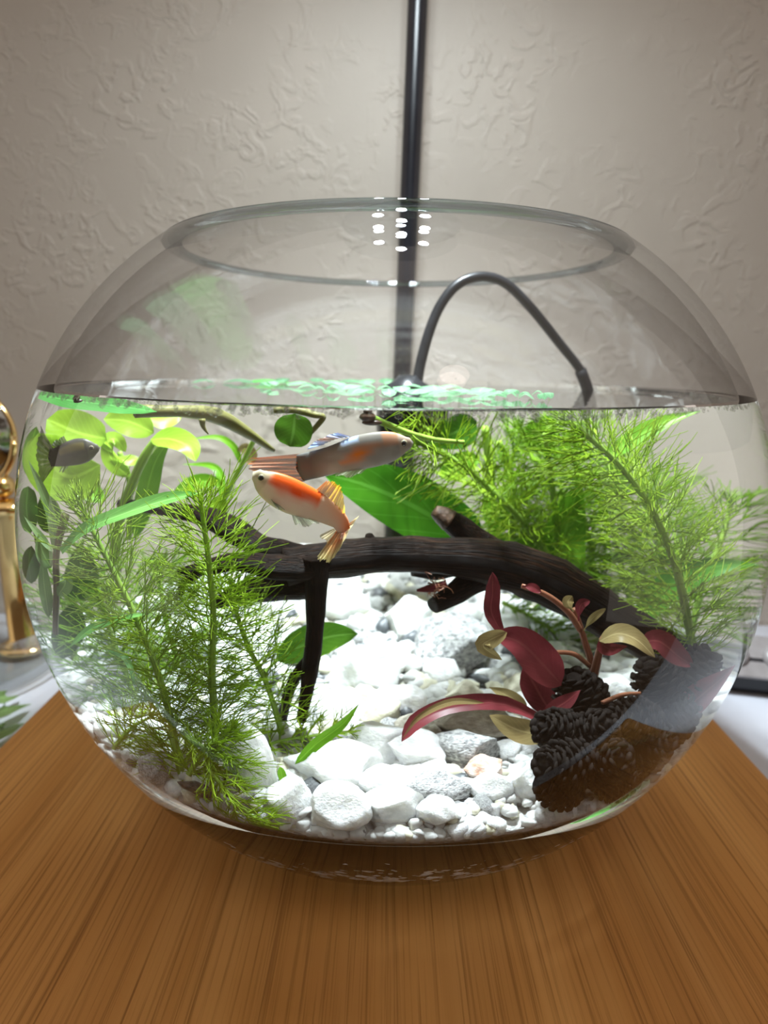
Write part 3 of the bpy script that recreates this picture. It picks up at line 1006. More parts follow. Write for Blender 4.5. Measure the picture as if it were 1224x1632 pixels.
def kindof():
    u = rng.uniform()
    return 'white' if u < 0.74 else 'cream' if u < 0.86 else 'grey' if u < 0.93 else 'dark'
spots.sort(key=lambda s: -(s[3] / (s[1] + 1.9)) * (0.0 if any((s[0] - a) ** 2 + (s[1] - b) ** 2 < (0.7 * c) ** 2 for a, b, c in SP) else 1))
rest = {k: [] for k in PB}
LAB = {'white': 'small white gravel pebble nearest the %s', 'cream': 'small cream gravel pebble nearest the %s', 'dark': 'small black slate pebble nearest the %s', 'grey': 'small grey speckled pebble nearest the %s'}
for i, (x, y, z, sz) in enumerate(spots):
    k = kindof()
    rot = (rng.uniform(0, 6), rng.uniform(0, 6), rng.uniform(0, 6))
    sc = (sz * rng.uniform(.9, 1.35), sz * rng.uniform(.8, 1.1), sz * rng.uniform(.6, .9))
    if i < 300:
        o = bpy.data.objects.new(k + '_pebble', PB[k][i % 10]); COL.objects.link(o)
        o.location = W((x, y, z)); o.scale = [s * S for s in sc]; o.rotation_euler = (rot[0] * .1, rot[1] * .1, rot[2])
        j = min(range(len(SP)), key=lambda q: (SP[q][0] - x) ** 2 + (SP[q][1] - y) ** 2)
        tag(o, LAB[k] % SHORT[j], 'pebble', k + ' gravel pebbles')
    else:
        rest[k].append((x, y, z, sc, rot))
def scatter(lst):
    Vb = [np.array([v.co[:] for v in m.vertices]) for m in small]; Fb = [[tuple(p.vertices) for p in m.polygons] for m in small]
    out = []
    for i, (x, y, z, sc, rot) in enumerate(lst):
        mt = np.array(Matrix.Rotation(rot[2], 3, 'Z') @ Matrix.Rotation(rot[0] * .15, 3, 'X'))
        out.append(((Vb[i % 10] * np.array(sc)) @ mt.T + np.array([x, y, z]), Fb[i % 10]))
    return join(out)[:2]
pieces = [fill] + [scatter(rest[k]) for k in ('white', 'cream', 'dark', 'grey')]
fmi = sum([[i] * len(p[1]) for i, p in enumerate(pieces)], [])
mk('gravel', *join(pieces)[:2], None, base=(0, 0, -BDI), mats=[M['gravel'], M['pebble'], M['quartz_cream'], M['slate'], M['quartz_grey']], fmat=fmi,
   label='bed of small white gravel covering the bowl floor', cat='gravel', kind='stuff')

# ------------------------------------------------------------------ driftwood
wood_base = at(1090, 1055, 0.0)
wood = thing('driftwood', wood_base, 'dark brown branching driftwood lying across the whole bowl', 'driftwood')
def limb(name, pts, Y, rpx, n=40, rough=0.16, mat='wood', seg=18):
    P = px_path(pts, Y, n)
    mid = pts[len(pts) // 2]
    k = px_scale(mid[0], mid[1], float(np.mean(Y)))
    V, F, U = tube(P, np.array(rpx) * k, seg, rough, 9)
    o = mk(name, confine(V, 0.985), F, M[mat], wood, uv=U)
    return o
trunk = limb('trunk', [(455, 905), (520, 893), (640, 886), (760, 893), (850, 918), (950, 972), (1040, 1025), (1120, 1075)], [-0.35, -0.30, -0.2, -0.15], [30, 30, 28, 30, 38, 42, 38, 34, 30], 64)
limb('branch', [(480, 885), (420, 872), (380, 850), (330, 825), (265, 812), (190, 803)], [-0.33, -0.1], [18, 17, 22, 17, 12, 7], 44)
limb('branch', [(500, 905), (440, 905), (380, 895), (330, 905), (282, 912)], [-0.36, -0.42], [22, 22, 15, 12, 5], 34)
limb('branch', [(500, 925), (440, 935), (390, 945), (345, 962)], [-0.33, -0.25], [28, 26, 20, 10], 30)
limb('branch', [(330, 900), (300, 925), (280, 955)], [-0.38, -0.36], [10, 9, 4], 18)
drop = limb('branch', [(502, 885), (503, 930), (502, 1000), (494, 1070), (480, 1150)], [-0.36, -0.34], [26, 19, 14, 13, 7], 40)
limb('branch', [(500, 1040), (470, 1080), (455, 1120), (448, 1168)], [-0.34, -0.28], [8, 9, 8, 6], 24)
stub = limb('branch', [(795, 895), (760, 866), (728, 840), (697, 818)], [-0.2, -0.22], [32, 25, 19, 12], 26)
limb('broken_end', [(715, 831), (703, 822), (692, 814)], [-0.225, -0.226], [17.5, 15, 9], 8, mat='wood_raw')
limb('branch', [(800, 915), (765, 918), (725, 945), (690, 965)], [-0.2, -0.32], [26, 22, 17, 13], 26)
limb('branch', [(720, 905), (690, 912), (657, 913)], [-0.2, -0.24], [14, 12, 6], 14)
limb('knot', [(593, 872), (590, 862), (588, 853)], [-0.30, -0.31], [11, 10, 6], 8)
limb('knot', [(735, 877), (732, 868), (728, 862)], [-0.24, -0.25], [14, 10, 6], 8)

# ------------------------------------------------------------------ alder cones
def cone_proto(name, seed):
    r = random.Random(seed)
    V, F = lathe([(0.002, -0.5), (0.20, -0.47), (0.30, -0.3), (0.33, -0.05), (0.27, 0.22), (0.15, 0.42), (0.002, 0.5)], 14)
    core = (V, F)
    sc = []
    n = 86
    for i in range(n):
        t = (i + 0.5) / n
        z = -0.48 + 0.97 * t
        rad = 0.36 * math.sin(PI * (0.10 + 0.86 * t)) ** 0.55
        th = i * 2.39996
        v, f = ball((0, 0, 0), 1.0, 1)
        v = v * np.array([0.075, 0.115, 0.034]) * r.uniform(.85, 1.15)
        tl = 0.15 + 0.75 * t
        v = np.stack([v[:, 0] * math.cos(tl) - v[:, 2] * math.sin(tl), v[:, 1], v[:, 0] * math.sin(tl) + v[:, 2] * math.cos(tl)], 1)
        v = v + np.array([rad * r.uniform(.94, 1.1), 0, z])
        v = np.stack([v[:, 0] * math.cos(th) - v[:, 1] * math.sin(th), v[:, 0] * math.sin(th) + v[:, 1] * math.cos(th), v[:, 2]], 1)
        sc.append((v, f))
    return core, join(sc)[:2]
cone_meshes = []
for s in (1, 2):
    core, scl = cone_proto('alder_cone', s)
    ms_ = []
    for nm, (V, F) in (('core', core), ('scales', scl)):
        me = bpy.data.meshes.new(nm); me.from_pydata(V.tolist(), [], F)
        me.polygons.foreach_set('use_smooth', [True] * len(me.polygons)); me.materials.append(M['cone']); ms_.append(me)
    cone_meshes.append(ms_)
CONES = [  # px, py, length px, tilt from upright in degrees, Y, nod towards the viewer, label
    (926, 1112, 96, -22, -0.45, 0.2, 'upright alder cone at the top of the heap beside the red stems'),
    (890, 1165, 84, -60, -0.56, 0.5, 'alder cone at the edge of the heap touching the red leaf'),
    (948, 1168, 86, 30, -0.54, 0.7, 'alder cone in the middle of the heap under the upright one'),
    (900, 1218, 96, -75, -0.62, 0.6, 'round-ended alder cone lying in the lower front of the heap'),
    (892, 1256, 78, -65, -0.63, 0.5, 'lowest alder cone of the heap lying on white stones'),
    (965, 1215, 96, 40, -0.58, 0.9, 'alder cone with its end towards the viewer in the lower front'),
    (1050, 1090, 92, -25, -0.40, 0.2, 'alder cone below the tan-green leaf on the far side of the heap'),
    (1098, 1082, 112, 38, -0.36, 0.0, 'long alder cone slanting up to the driftwood end'),
    (1010, 1150, 90, -70, -0.50, 0.4, 'alder cone deep in the middle of the heap'),
    (1030, 1200, 96, 60, -0.50, 0.4, 'alder cone near the front glass below the long slanting one'),
    (1075, 1150, 92, 45, -0.42, 0.3, 'alder cone by the side glass under the long slanting one'),
    (985, 1245, 74, 80, -0.55, 0.5, 'small alder cone lying by the gravel edge'),
]
for i, (px, py, ln, tl, Y, nod, lab) in enumerate(CONES):
    p = at(px, py, Y); k = px_scale(px, py, Y)
    o = thing('alder_cone', p, lab, 'cone', 'alder cones heaped in the bowl')
    o.rotation_euler = Matrix.Rotation(math.radians(tl), 3, 'Y').to_euler() if not nod else (Matrix.Rotation(math.radians(tl), 3, 'Y') @ Matrix.Rotation(nod, 3, 'X')).to_euler()
    ln *= k
    o.scale = (ln * 1.08 * S, ln * 1.08 * S, ln * S)
    for me in cone_meshes[i % 2]:
        c = bpy.data.objects.new(me.name.split('.')[0], me); COL.objects.link(c); c.parent = o
        if me.name.startswith('scales'): c['kind'] = 'stuff'


# ------------------------------------------------------------------ feathery stem plants
def feathery(pts, Y, lpx, label, deep=False, rpx=5, step=0.018, whorl=6, tip=True, group='feathery stem plants', side_n=6, arc=(0, 2 * PI), name='feathery_plant', droop=0.0, stem_mat='stem'):
    P = px_path(pts, Y, 60)
    mid = pts[len(pts) // 2]; Ym = float(np.mean(Y)); k = px_scale(mid[0], mid[1], Ym)
    o = thing(name, P[0], label, 'aquatic plant', group)
    V, F, U = tube(P, np.linspace(rpx, rpx * 0.55, 10) * k, 8, 0.1, 30)
    mk('stem', confine(V, 0.98), F, M[stem_mat], o, uv=U)
    seglen = np.linalg.norm(np.diff(P, axis=0), axis=1); cum = np.concatenate([[0], np.cumsum(seglen)]); tot = cum[-1]
    Lf = lpx * k
    mains, sides = [], []
    nn = max(3, int(tot / step))
    for j in range(nn):
        s = (j + rng.uniform(0.2, 0.8)) / nn
        c = np.array([np.interp(s * tot, cum, P[:, a]) for a in range(3)])
        c2 = np.array([np.interp(min(s * tot + 0.02, tot), cum, P[:, a]) for a in range(3)])
        c1 = np.array([np.interp(max(s * tot - 0.02, 0), cum, P[:, a]) for a in range(3)])
        t = unit(c2 - c1)
        u = unit(np.cross(t, (0.2, 0.9, 0.3))); w = np.cross(t, u)
        fall = (min(1, (1 - s) * 5 + 0.22)) if tip else 1.0
        upw = 0.35 + (0.9 if tip else 0.0) * max(0, (s - 0.75) * 4)
        for q in range(whorl):
            th = arc[0] + (arc[1] - arc[0]) * (q + rng.uniform(-.3, .3)) / whorl + j * 0.55
            d = unit(math.cos(th) * u + math.sin(th) * w + t * (upw + rng.uniform(-.25, .25)))
            ll = Lf * fall * rng.uniform(0.7, 1.12)
            bend = t * rng.uniform(0.0, 0.7) + rng.normal(0, 0.38, 3) + np.array([0, 0, -droop])
            tt = np.linspace(0, 1, 6)[:, None]
            line = c + ll * (d * tt + bend * tt ** 2 * 0.6)
            mains.append(line)
            pl = unit(np.cross(d, rng.normal(0, 1, 3)))
            for z in range(side_n):
                f = 0.22 + 0.62 * (z + rng.uniform(0, .8)) / side_n
                st_ = c + ll * (d * f + bend * f ** 2 * 0.6)
                sg = 1 if z % 2 else -1
                dd = unit(d + 0.6 * bend * f + sg * pl * rng.uniform(0.45, 0.85))
                l2 = ll * (0.75 - 0.45 * f) * rng.uniform(0.7, 1.35)
                b2 = (d * 0.45 - sg * pl * 0.35 + rng.normal(0, 0.35, 3))
                t3 = np.linspace(0, 1, 4)[:, None]
                sides.append(st_ + l2 * (dd * t3 + b2 * t3 ** 2 * 0.5))
    h1 = hairs(confine(np.array(mains), 0.985), 1.3 * k, 0.75 * k)
    h2 = hairs(confine(np.array(sides), 0.985), 0.95 * k, 0.55 * k)
    V = np.concatenate([h1[0], h2[0]]); F = np.concatenate([h1[1], h2[1] + len(h1[0])])
    lo = mk('feathery_leaves', V, F, M['feather_deep' if deep else 'feather'], o, uv=np.full((len(V), 2), 0.3))
    lo['kind'] = 'stuff'
    return o


feathery([(292, 1250), (268, 1130), (232, 1020), (190, 930), (150, 850), (122, 790)], [-0.52, -0.45], 92, 'long feathery stem slanting from the gravel up past the sage leaves', rpx=6.5, whorl=5)
feathery([(345, 1190), (338, 1080), (340, 980), (332, 890), (318, 785)], [-0.48, -0.5], 92, 'upright feathery stem with dense tip in front of the driftwood forks', rpx=6.5, whorl=5)
feathery([(450, 1170), (425, 1090), (395, 1030), (375, 970), (365, 920)], [-0.38, -0.42], 78, 'feathery stem slanting beside the thin dark branch', rpx=5, whorl=4, side_n=5)
feathery([(235, 1200), (210, 1100), (180, 1020), (160, 950)], [-0.2, -0.1], 88, 'dim feathery stem at the back below the broad leaves', True, rpx=5, whorl=5)
feathery([(300, 1235), (330, 1190), (370, 1165)], [-0.62, -0.6], 48, 'bright feathery tuft above the tall leaning stone', rpx=5, whorl=7, step=0.018)
feathery([(330, 1225), (362, 1262), (400, 1300), (425, 1325)], [-0.66, -0.68], 58, 'feathery shoot trailing over the front stones', rpx=3.5, whorl=5, droop=0.1)
feathery([(300, 1180), (345, 1200), (385, 1225)], [-0.6, -0.64], 58, 'feathery shoot lying across the foot of the leaning stone', rpx=4, whorl=5)
feathery([(410, 1195), (450, 1180), (520, 1170), (560, 1165)], [-0.42, -0.40], 40, 'low feathery sprig lying on the stones beside the green blade', rpx=3, whorl=5, side_n=4)
feathery([(180, 1195), (210, 1160), (245, 1140)], [-0.45, -0.4], 62, 'low feathery sprig against the side glass', rpx=4, whorl=5)
feathery([(1108, 1050), (1090, 960), (1072, 890), (1040, 815), (990, 745), (930, 690), (893, 662)], [-0.18, -0.3], 100, 'long feathery stem arching over the driftwood towards the surface', rpx=7, whorl=6, step=0.02)
feathery([(880, 900), (840, 840), (775, 775), (715, 728), (655, 700)], [0.05, -0.15], 78, 'feathery stem slanting up behind the broken driftwood branch', rpx=7, whorl=5, side_n=5)
feathery([(590, 664), (640, 686), (690, 700), (740, 705)], [-0.32, -0.30], 62, 'feathery cutting floating level just under the surface', rpx=6, whorl=3, side_n=3, step=0.035)
feathery([(905, 930), (890, 850), (880, 770), (868, 690)], [0.1, 0.0], 90, 'feathery stem standing behind the driftwood in the middle of the thicket', True, rpx=6, whorl=5)
feathery([(1100, 1010), (1120, 930), (1150, 860), (1165, 800)], [0.1, 0.15], 90, 'feathery stem by the far side glass', True, rpx=5, whorl=5)
feathery([(1010, 980), (990, 900), (975, 820), (985, 740)], [0.2, 0.2], 90, 'feathery stem deep behind the arching one', True, rpx=5, whorl=5)
feathery([(150, 1150), (120, 1060), (112, 960), (132, 880)], [0.05, 0.1], 84, 'dim feathery stem deep behind the sage-green plant', True, rpx=5, whorl=5)
feathery([(268, 1180), (285, 1080), (262, 980), (252, 900)], [0.0, 0.05], 84, 'dim feathery stem standing between the two long front stems', True, rpx=5, whorl=5)
feathery([(950, 960), (942, 880), (925, 790), (915, 700)], [0.2, 0.15], 84, 'dim feathery stem just behind the long arching one', True, rpx=5, whorl=5)
feathery([(835, 900), (810, 830), (812, 750), (832, 690)], [0.2, 0.15], 76, 'dim feathery stem rising behind the broken driftwood branch', True, rpx=5, whorl=5)
feathery([(1062, 980), (1052, 880), (1036, 770)], [0.3, 0.3], 84, 'dim feathery stem far back behind the driftwood end', True, rpx=5, whorl=5)
feathery([(800, 960), (850, 985), (900, 1020), (960, 1060)], [0.25, 0.2], 60, 'feathery runner lying behind the red plant', True, rpx=4, whorl=5)

# ------------------------------------------------------------------ broad-leaved plants
GRP = 'broad-leaved green plants'
# lime plant behind the dark fish
p0 = at_bed(200, 1000)
lime = thing('lime_leaf_plant', at(185, 860, -0.05), 'bright lime-green broad-leaved plant behind the dark guppy', 'aquatic plant', GRP)
add_stem(lime, [(180, 900), (190, 830), (215, 760), (240, 712), (262, 690)], [-0.1, -0.12], [8, 8, 7, 5], M['stem'])
add_stem(lime, [(205, 860), (207, 800), (205, 760), (190, 720)], [-0.05, -0.05], [5, 5, 4], M['stem'])
add_stem(lime, [(215, 850), (222, 790), (240, 740), (260, 700)], [-0.02, -0.02], [6, 6, 4], M['stem'])
add_leaf(lime, [(160, 742), (110, 760), (72, 725), (62, 690)], [-0.12, -0.1], 92, M['lime'], (0.1, -1, 0.25), 'round')
add_leaf(lime, [(170, 700), (125, 690), (75, 668)], [-0.10, -0.06], 72, M['lime'], (0, -0.9, 0.5), 'round')
add_leaf(lime, [(245, 690), (205, 672), (165, 668)], [-0.13, -0.13], 52, M['lime'], (0, -0.9, 0.5), 'oval')
add_leaf(lime, [(232, 668), (262, 668), (290, 662)], [-0.05, -0.02], 38, M['lime'], (0, -0.8, 0.6), 'oval')
add_leaf(lime, [(240, 700), (272, 700), (300, 712), (312, 735)], [-0.14, -0.2], 46, M['lime'], (0.2, -0.7, 0.7), 'oval')
add_leaf(lime, [(205, 760), (180, 735), (165, 700)], [-0.06, -0.1], 30, M['lime'], (-0.3, -0.9, 0.3), 'oval')
add_leaf(lime, [(200, 720), (185, 700), (172, 705), (178, 722)], [-0.08, -0.1], 26, M['lime'], (0, -0.8, 0.6), 'oval')
add_leaf(lime, [(222, 730), (205, 735), (175, 728)], [-0.06, -0.08], 22, M['lime'], (0, -0.7, 0.7), 'lance')
add_leaf(lime, [(215, 860), (232, 790), (248, 735), (275, 695)], [-0.05, -0.05], 34, M['green'], (0.4, -0.9, 0.2), 'lance')
add_leaf(lime, [(165, 800), (130, 775), (105, 765)], [-0.02, 0.02], 36, M['green'], (0, -0.8, 0.5), 'lance')
# plants pressed to the side glass
sagep = thing('sage_leaf_plant', at(90, 1000, -0.42), 'sage-green stem plant pressed against the side glass of the bowl', 'aquatic plant', GRP)
add_stem(sagep, [(88, 1010), (90, 940), (90, 880), (104, 820)], [-0.42, -0.45], [6, 6, 6, 7], M['stem_brown'])
add_leaf(sagep, [(88, 885), (80, 820), (62, 770), (45, 732)], [-0.45, -0.42], 16, M['sage'], (0.3, -0.9, 0.3), 'lance')
add_leaf(sagep, [(84, 880), (60, 850), (38, 822)], [-0.45, -0.38], 12, M['sage'], (0, -0.8, 0.6), 'lance')
add_leaf(sagep, [(82, 905), (68, 880), (62, 850)], [-0.44, -0.42], 30, M['sage'], (0.2, -1, 0.2), 'oval')
add_leaf(sagep, [(78, 985), (70, 930), (68, 885)], [-0.44, -0.42], 24, M['sage'], (0.2, -1, 0.1), 'lance')
add_leaf(sagep, [(92, 950), (104, 930), (100, 915)], [-0.44, -0.42], 26, M['sage'], (0.2, -1, 0.1), 'oval')
darkp = thing('dark_leaf_plant', at(60, 900, -0.2), 'dark olive broad leaves flat behind the sage-green stem', 'aquatic plant', GRP)
add_stem(darkp, [(80, 960), (66, 900), (55, 840)], [-0.2, -0.2], 4, M['stem_brown'])
add_leaf(darkp, [(48, 850), (42, 810), (45, 775)], [-0.25, -0.22], 36, M['deep'], (0.1, -1, 0.1), 'round')
add_leaf(darkp, [(78, 850), (76, 815), (70, 785)], [-0.2, -0.2], 40, M['deep'], (0.1, -1, 0.1), 'oval')
add_leaf(darkp, [(46, 760), (48, 715), (58, 680)], [-0.1, -0.08], 34, M['green'], (0.3, -1, 0.1), 'oval')
add_leaf(darkp, [(50, 930), (46, 900), (50, 870)], [-0.2, -0.2], 32, M['deep'], (0.1, -1, 0.1), 'oval')
add_leaf(darkp, [(120, 960), (130, 920), (125, 870)], [-0.05, -0.05], 50, M['deep'], (0.1, -1, 0.1), 'oval')
add_leaf(darkp, [(100, 1050), (110, 1000), (120, 960)], [-0.1, -0.1], 46, M['deep'], (0.1, -1, 0.2), 'oval')
# long ribbed blade lying over the driftwood tip
bl = thing('ribbed_blade_plant', at(95, 890, -0.5), 'long ribbed fresh-green blade reaching across the driftwood tip', 'aquatic plant', GRP)
add_leaf(bl, [(98, 880), (135, 845), (200, 818), (262, 798), (318, 786)], [-0.5, -0.52], 27, M['fresh'], (0, -0.6, 0.8), 'strap', fold=0.35)
add_leaf(bl, [(112, 1030), (150, 1000), (200, 985), (240, 978)], [-0.5, -0.5], 17, M['fresh'], (0, -0.6, 0.8), 'lance', fold=0.3)
add_leaf(bl, [(172, 1035), (195, 1045), (208, 1065), (215, 1095)], [-0.5, -0.55], 12, M['fresh'], (0.4, -0.8, 0.4), 'lance')
# olive stem across the top with hanging round leaf
ol = thing('olive_stem_plant', at(225, 655, -0.35), 'thick olive stem lying level just under the surface', 'aquatic plant', GRP)
add_stem(ol, [(216, 655), (290, 655), (345, 662), (395, 690), (436, 718)], [-0.4, -0.2], [11, 10, 14, 9, 4], M['stem_brown'], 30)
add_stem(ol, [(322, 668), (324, 680), (332, 692)], [-0.35, -0.35], [6, 4, 1], M['stem_brown'], 8, 'root')
add_leaf(ol, [(470, 658), (468, 685), (462, 712)], [-0.3, -0.3], 62, M['deep'], (0, -1, 0.1), 'round')
add_stem(ol, [(436, 652), (470, 652), (500, 660), (515, 665), (495, 690)], [-0.28, -0.28], [6, 7, 5, 4], M['stem_brown'])
# slender plant with arching leaves in the back left
sl = thing('slender_stem_plant', at(345, 840, 0.0), 'slender stem with narrow arching leaves in front of the bright wall', 'aquatic plant', GRP)
add_stem(sl, [(340, 830), (362, 785), (388, 735), (408, 695)], [0.0, -0.05], [5, 5, 4, 4], M['stem'])
add_leaf(sl, [(385, 742), (372, 712), (345, 697), (300, 700)], [0.0, 0.0], 12, M['green'], (0, -0.8, 0.6), 'lance')
add_leaf(sl, [(388, 735), (400, 728), (392, 715), (378, 718)], [0.0, 0.0], 22, M['red_tan'], (0, -1, 0.2), 'oval')
add_leaf(sl, [(352, 795), (352, 760), (335, 742), (290, 740)], [0.05, 0.1], 14, M['green'], (0, -0.8, 0.5), 'lance')
add_leaf(sl, [(275, 790), (310, 770), (340, 768), (358, 780)], [0.0, 0.0], 26, M['green'], (0, -0.8, 0.5), 'lance')
add_leaf(sl, [(350, 790), (345, 812), (320, 830)], [-0.02, -0.02], 32, M['lime'], (0.2, -1, 0.1), 'oval')
# sword leaf in the centre
sw = thing('sword_leaf_plant', at(775, 868, 0.02), 'plant with one big sword-shaped green leaf behind the guppies', 'aquatic plant', GRP)
add_leaf(sw, [(775, 880), (725, 845), (650, 802), (580, 772), (515, 755)], [0.0, -0.12], 98, M['sword'], (0.1, -0.95, 0.3), 'oval', fold=0.12)
add_leaf(sw, [(800, 900), (835, 870), (880, 850), (900, 840)], [0.05, 0.1], 40, M['green'], (0, -0.9, 0.4), 'oval')
add_stem(sw, [(830, 950), (805, 905), (775, 880)], [0.05, 0.0], 7, M['stem'])
# plant in the thicket behind the stub
th_ = thing('thicket_leaf_plant', at(860, 920, 0.15), 'broad bright green leaves standing in the thicket behind the driftwood', 'aquatic plant', GRP)
add_stem(th_, [(815, 870), (818, 800), (806, 730), (795, 705)], [0.1, 0.05], [6, 6, 5], M['stem'])
add_stem(th_, [(785, 880), (782, 800), (780, 740), (772, 680)], [0.12, 0.1], [8, 8, 6], M['stem'])
add_leaf(th_, [(760, 672), (728, 688), (682, 706)], [-0.05, -0.1], 56, M['deep'], (0, -1, 0.1), 'oval')
add_leaf(th_, [(918, 935), (900, 880), (905, 830), (925, 770)], [0.05, 0.0], 66, M['green'], (-0.2, -1, 0.2), 'oval')
add_leaf(th_, [(800, 850), (790, 810), (770, 790)], [0.1, 0.1], 50, M['green'], (0, -1, 0.3), 'oval')
add_leaf(th_, [(870, 720), (862, 690), (880, 660)], [0.1, 0.1], 52, M['green'], (0, -1, 0.3), 'oval')
add_leaf(th_, [(700, 760), (735, 740), (765, 730)], [0.1, 0.15], 40, M['green'], (0, -1, 0.3), 'oval')
add_leaf(th_, [(820, 890), (790, 870), (770, 850)], [0.06, 0.02], 46, M['green'], (0, -1, 0.3), 'oval')
add_leaf(th_, [(965, 730), (1010, 700), (1060, 672), (1118, 652)], [-0.1, -0.1], 36, M['green'], (0, -0.7, 0.7), 'lance')
add_leaf(th_, [(1010, 1000), (1060, 940), (1130, 905), (1210, 900)], [0.0, 0.0], 50, M['sword'], (0, -0.9, 0.4), 'lance')
add_leaf(th_, [(960, 1000), (930, 960), (905, 950)], [0.2, 0.2], 60, M['green'], (0, -0.9, 0.4), 'oval')
# low leaf behind the hanging branch, and the blade on the stones
lw = thing('low_leaf_plant', at(450, 1050, -0.15), 'single dark green leaf crossing behind the hanging thin branch', 'aquatic plant', GRP)
add_leaf(lw, [(440, 1052), (480, 1030), (525, 1015), (570, 1010)], [-0.15, -0.18], 56, M['deep'], (0.1, -0.9, 0.4), 'oval', fold=0.1)
add_stem(lw, [(400, 1110), (420, 1075), (442, 1051)], [-0.15, -0.15], 3, M['stem'])
gb2 = thing('grass_blade', at(470, 1215, -0.5), 'single bright green blade sprouting between the stones', 'aquatic plant', GRP)
add_leaf(gb2, [(470, 1218), (505, 1185), (545, 1155), (572, 1122)], [-0.5, -0.5], 19, M['green'], (0.3, -0.8, 0.5), 'lance')
add_leaf(gb2, [(446, 1222), (450, 1240), (452, 1262)], [-0.55, -0.57], 13, M['green'], (0.3, -0.8, 0.5), 'lance')

# ------------------------------------------------------------------ red plant
rp = thing('red_leaf_plant', at(945, 1120, -0.35), 'crimson-leaved stem plant growing out of the alder cones', 'aquatic plant')
add_stem(rp, [(948, 1130), (945, 1070), (928, 1010), (915, 970)], [-0.38, -0.42], [7, 6, 5, 4], M['red_stem'])
add_stem(rp, [(940, 1062), (915, 1043), (885, 1040), (870, 1040)], [-0.42, -0.45], [4, 4, 3], M['red_stem'])
add_stem(rp, [(925, 1005), (905, 975), (870, 948), (832, 934)], [-0.43, -0.45], [5, 5, 5, 4], M['red_stem'])
add_stem(rp, [(945, 1080), (955, 1040), (962, 1018)], [-0.42, -0.46], [7, 6, 6], M['red_stem'])
add_stem(rp, [(960, 1120), (990, 1108), (1020, 1105)], [-0.5, -0.45], [4, 4, 3], M['red_stem'])
add_leaf(rp, [(800, 1010), (783, 975), (785, 945), (785, 912)], [-0.5, -0.48], 26, M['red'], (0.3, -1, 0.1), 'strap', wave=0.08)
add_leaf(rp, [(895, 1092), (868, 1062), (830, 1025), (785, 1010)], [-0.48, -0.52], 62, M['red'], (0.2, -0.9, 0.4), 'oval')
add_leaf(rp, [(808, 1008), (785, 1018), (770, 1030), (800, 1052)], [-0.53, -0.54], 28, M['red_tan'], (-0.2, -1, 0.2), 'oval')
add_leaf(rp, [(880, 1140), (862, 1110), (845, 1080), (832, 1066)], [-0.42, -0.42], 48, M['red'], (0.2, -1, 0.1), 'oval')
add_leaf(rp, [(870, 1150), (800, 1122), (720, 1125), (665, 1150), (640, 1182)], [-0.5, -0.6], 27, M['red'], (0, -0.75, 0.65), 'strap', fold=0.4)
add_leaf(rp, [(772, 1120), (718, 1119), (668, 1143), (642, 1176)], [-0.57, -0.605], 11, M['red_tan'], (0, -0.9, 0.5), 'lance')
add_leaf(rp, [(880, 1170), (830, 1165), (780, 1140)], [-0.48, -0.48], 40, M['red_tan'], (0, -0.9, 0.4), 'oval')
add_leaf(rp, [(865, 1140), (900, 1120), (925, 1100)], [-0.52, -0.5], 26, M['red'], (0, -0.8, 0.5), 'lance')
add_leaf(rp, [(840, 1130), (810, 1110), (780, 1095)], [-0.4, -0.4], 24, M['red_tan'], (0, -0.8, 0.5), 'lance')
add_leaf(rp, [(955, 1022), (985, 1010), (1015, 1020), (1044, 1048)], [-0.47, -0.5], 34, M['red_tan'], (0, -0.7, 0.7), 'oval')
add_leaf(rp, [(955, 1020), (970, 1034), (1000, 1030)], [-0.46, -0.47], 24, M['red'], (0, -1, 0.2), 'lance')
add_leaf(rp, [(1020, 1025), (1050, 1022), (1080, 1045), (1105, 1062)], [-0.42, -0.4], 40, M['red'], (0, -0.8, 0.6), 'oval')
add_leaf(rp, [(1085, 1150), (1105, 1120), (1140, 1090), (1172, 1060)], [-0.42, -0.42], 44, M['red'], (-0.3, -1, 0.1), 'lance')  # leaf shape standing in for the reflection of a red leaf
for (a, b, c, w, mt) in [((922, 990), (925, 965), (940, 958), 16, 'red'), ((914, 975), (905, 960), (912, 950), 18, 'red_tan'), ((930, 1005), (945, 985), (965, 970), 12, 'red_tan'), ((832, 934), (848, 936), (862, 944), 14, 'red')]:
    add_leaf(rp, [a, b, c], [-0.46, -0.47], w, M[mt], (0, -0.9, 0.4), 'spoon')
# little red tuft on the driftwood
tf = thing('red_tuft', at(690, 935, -0.33), 'tiny tangled red tuft hanging under the driftwood', 'moss')
k = px_scale(690, 935, -0.33); c = at(693, 936, -0.33)
hs = np.array([c + k * np.cumsum(rng.normal(0, 4.5, (6, 3)) * np.array([1.1, 0.6, 0.8]), 0) for _ in range(34)])
tl = mk('filaments', *hairs(hs, 1.1 * k, 0.6 * k), M['red_stem'], tf); tl['kind'] = 'stuff'
add_stem(tf, [(664, 941), (685, 938), (712, 930)], -0.33, [2, 7, 6], M['red'], 10, 'bud')

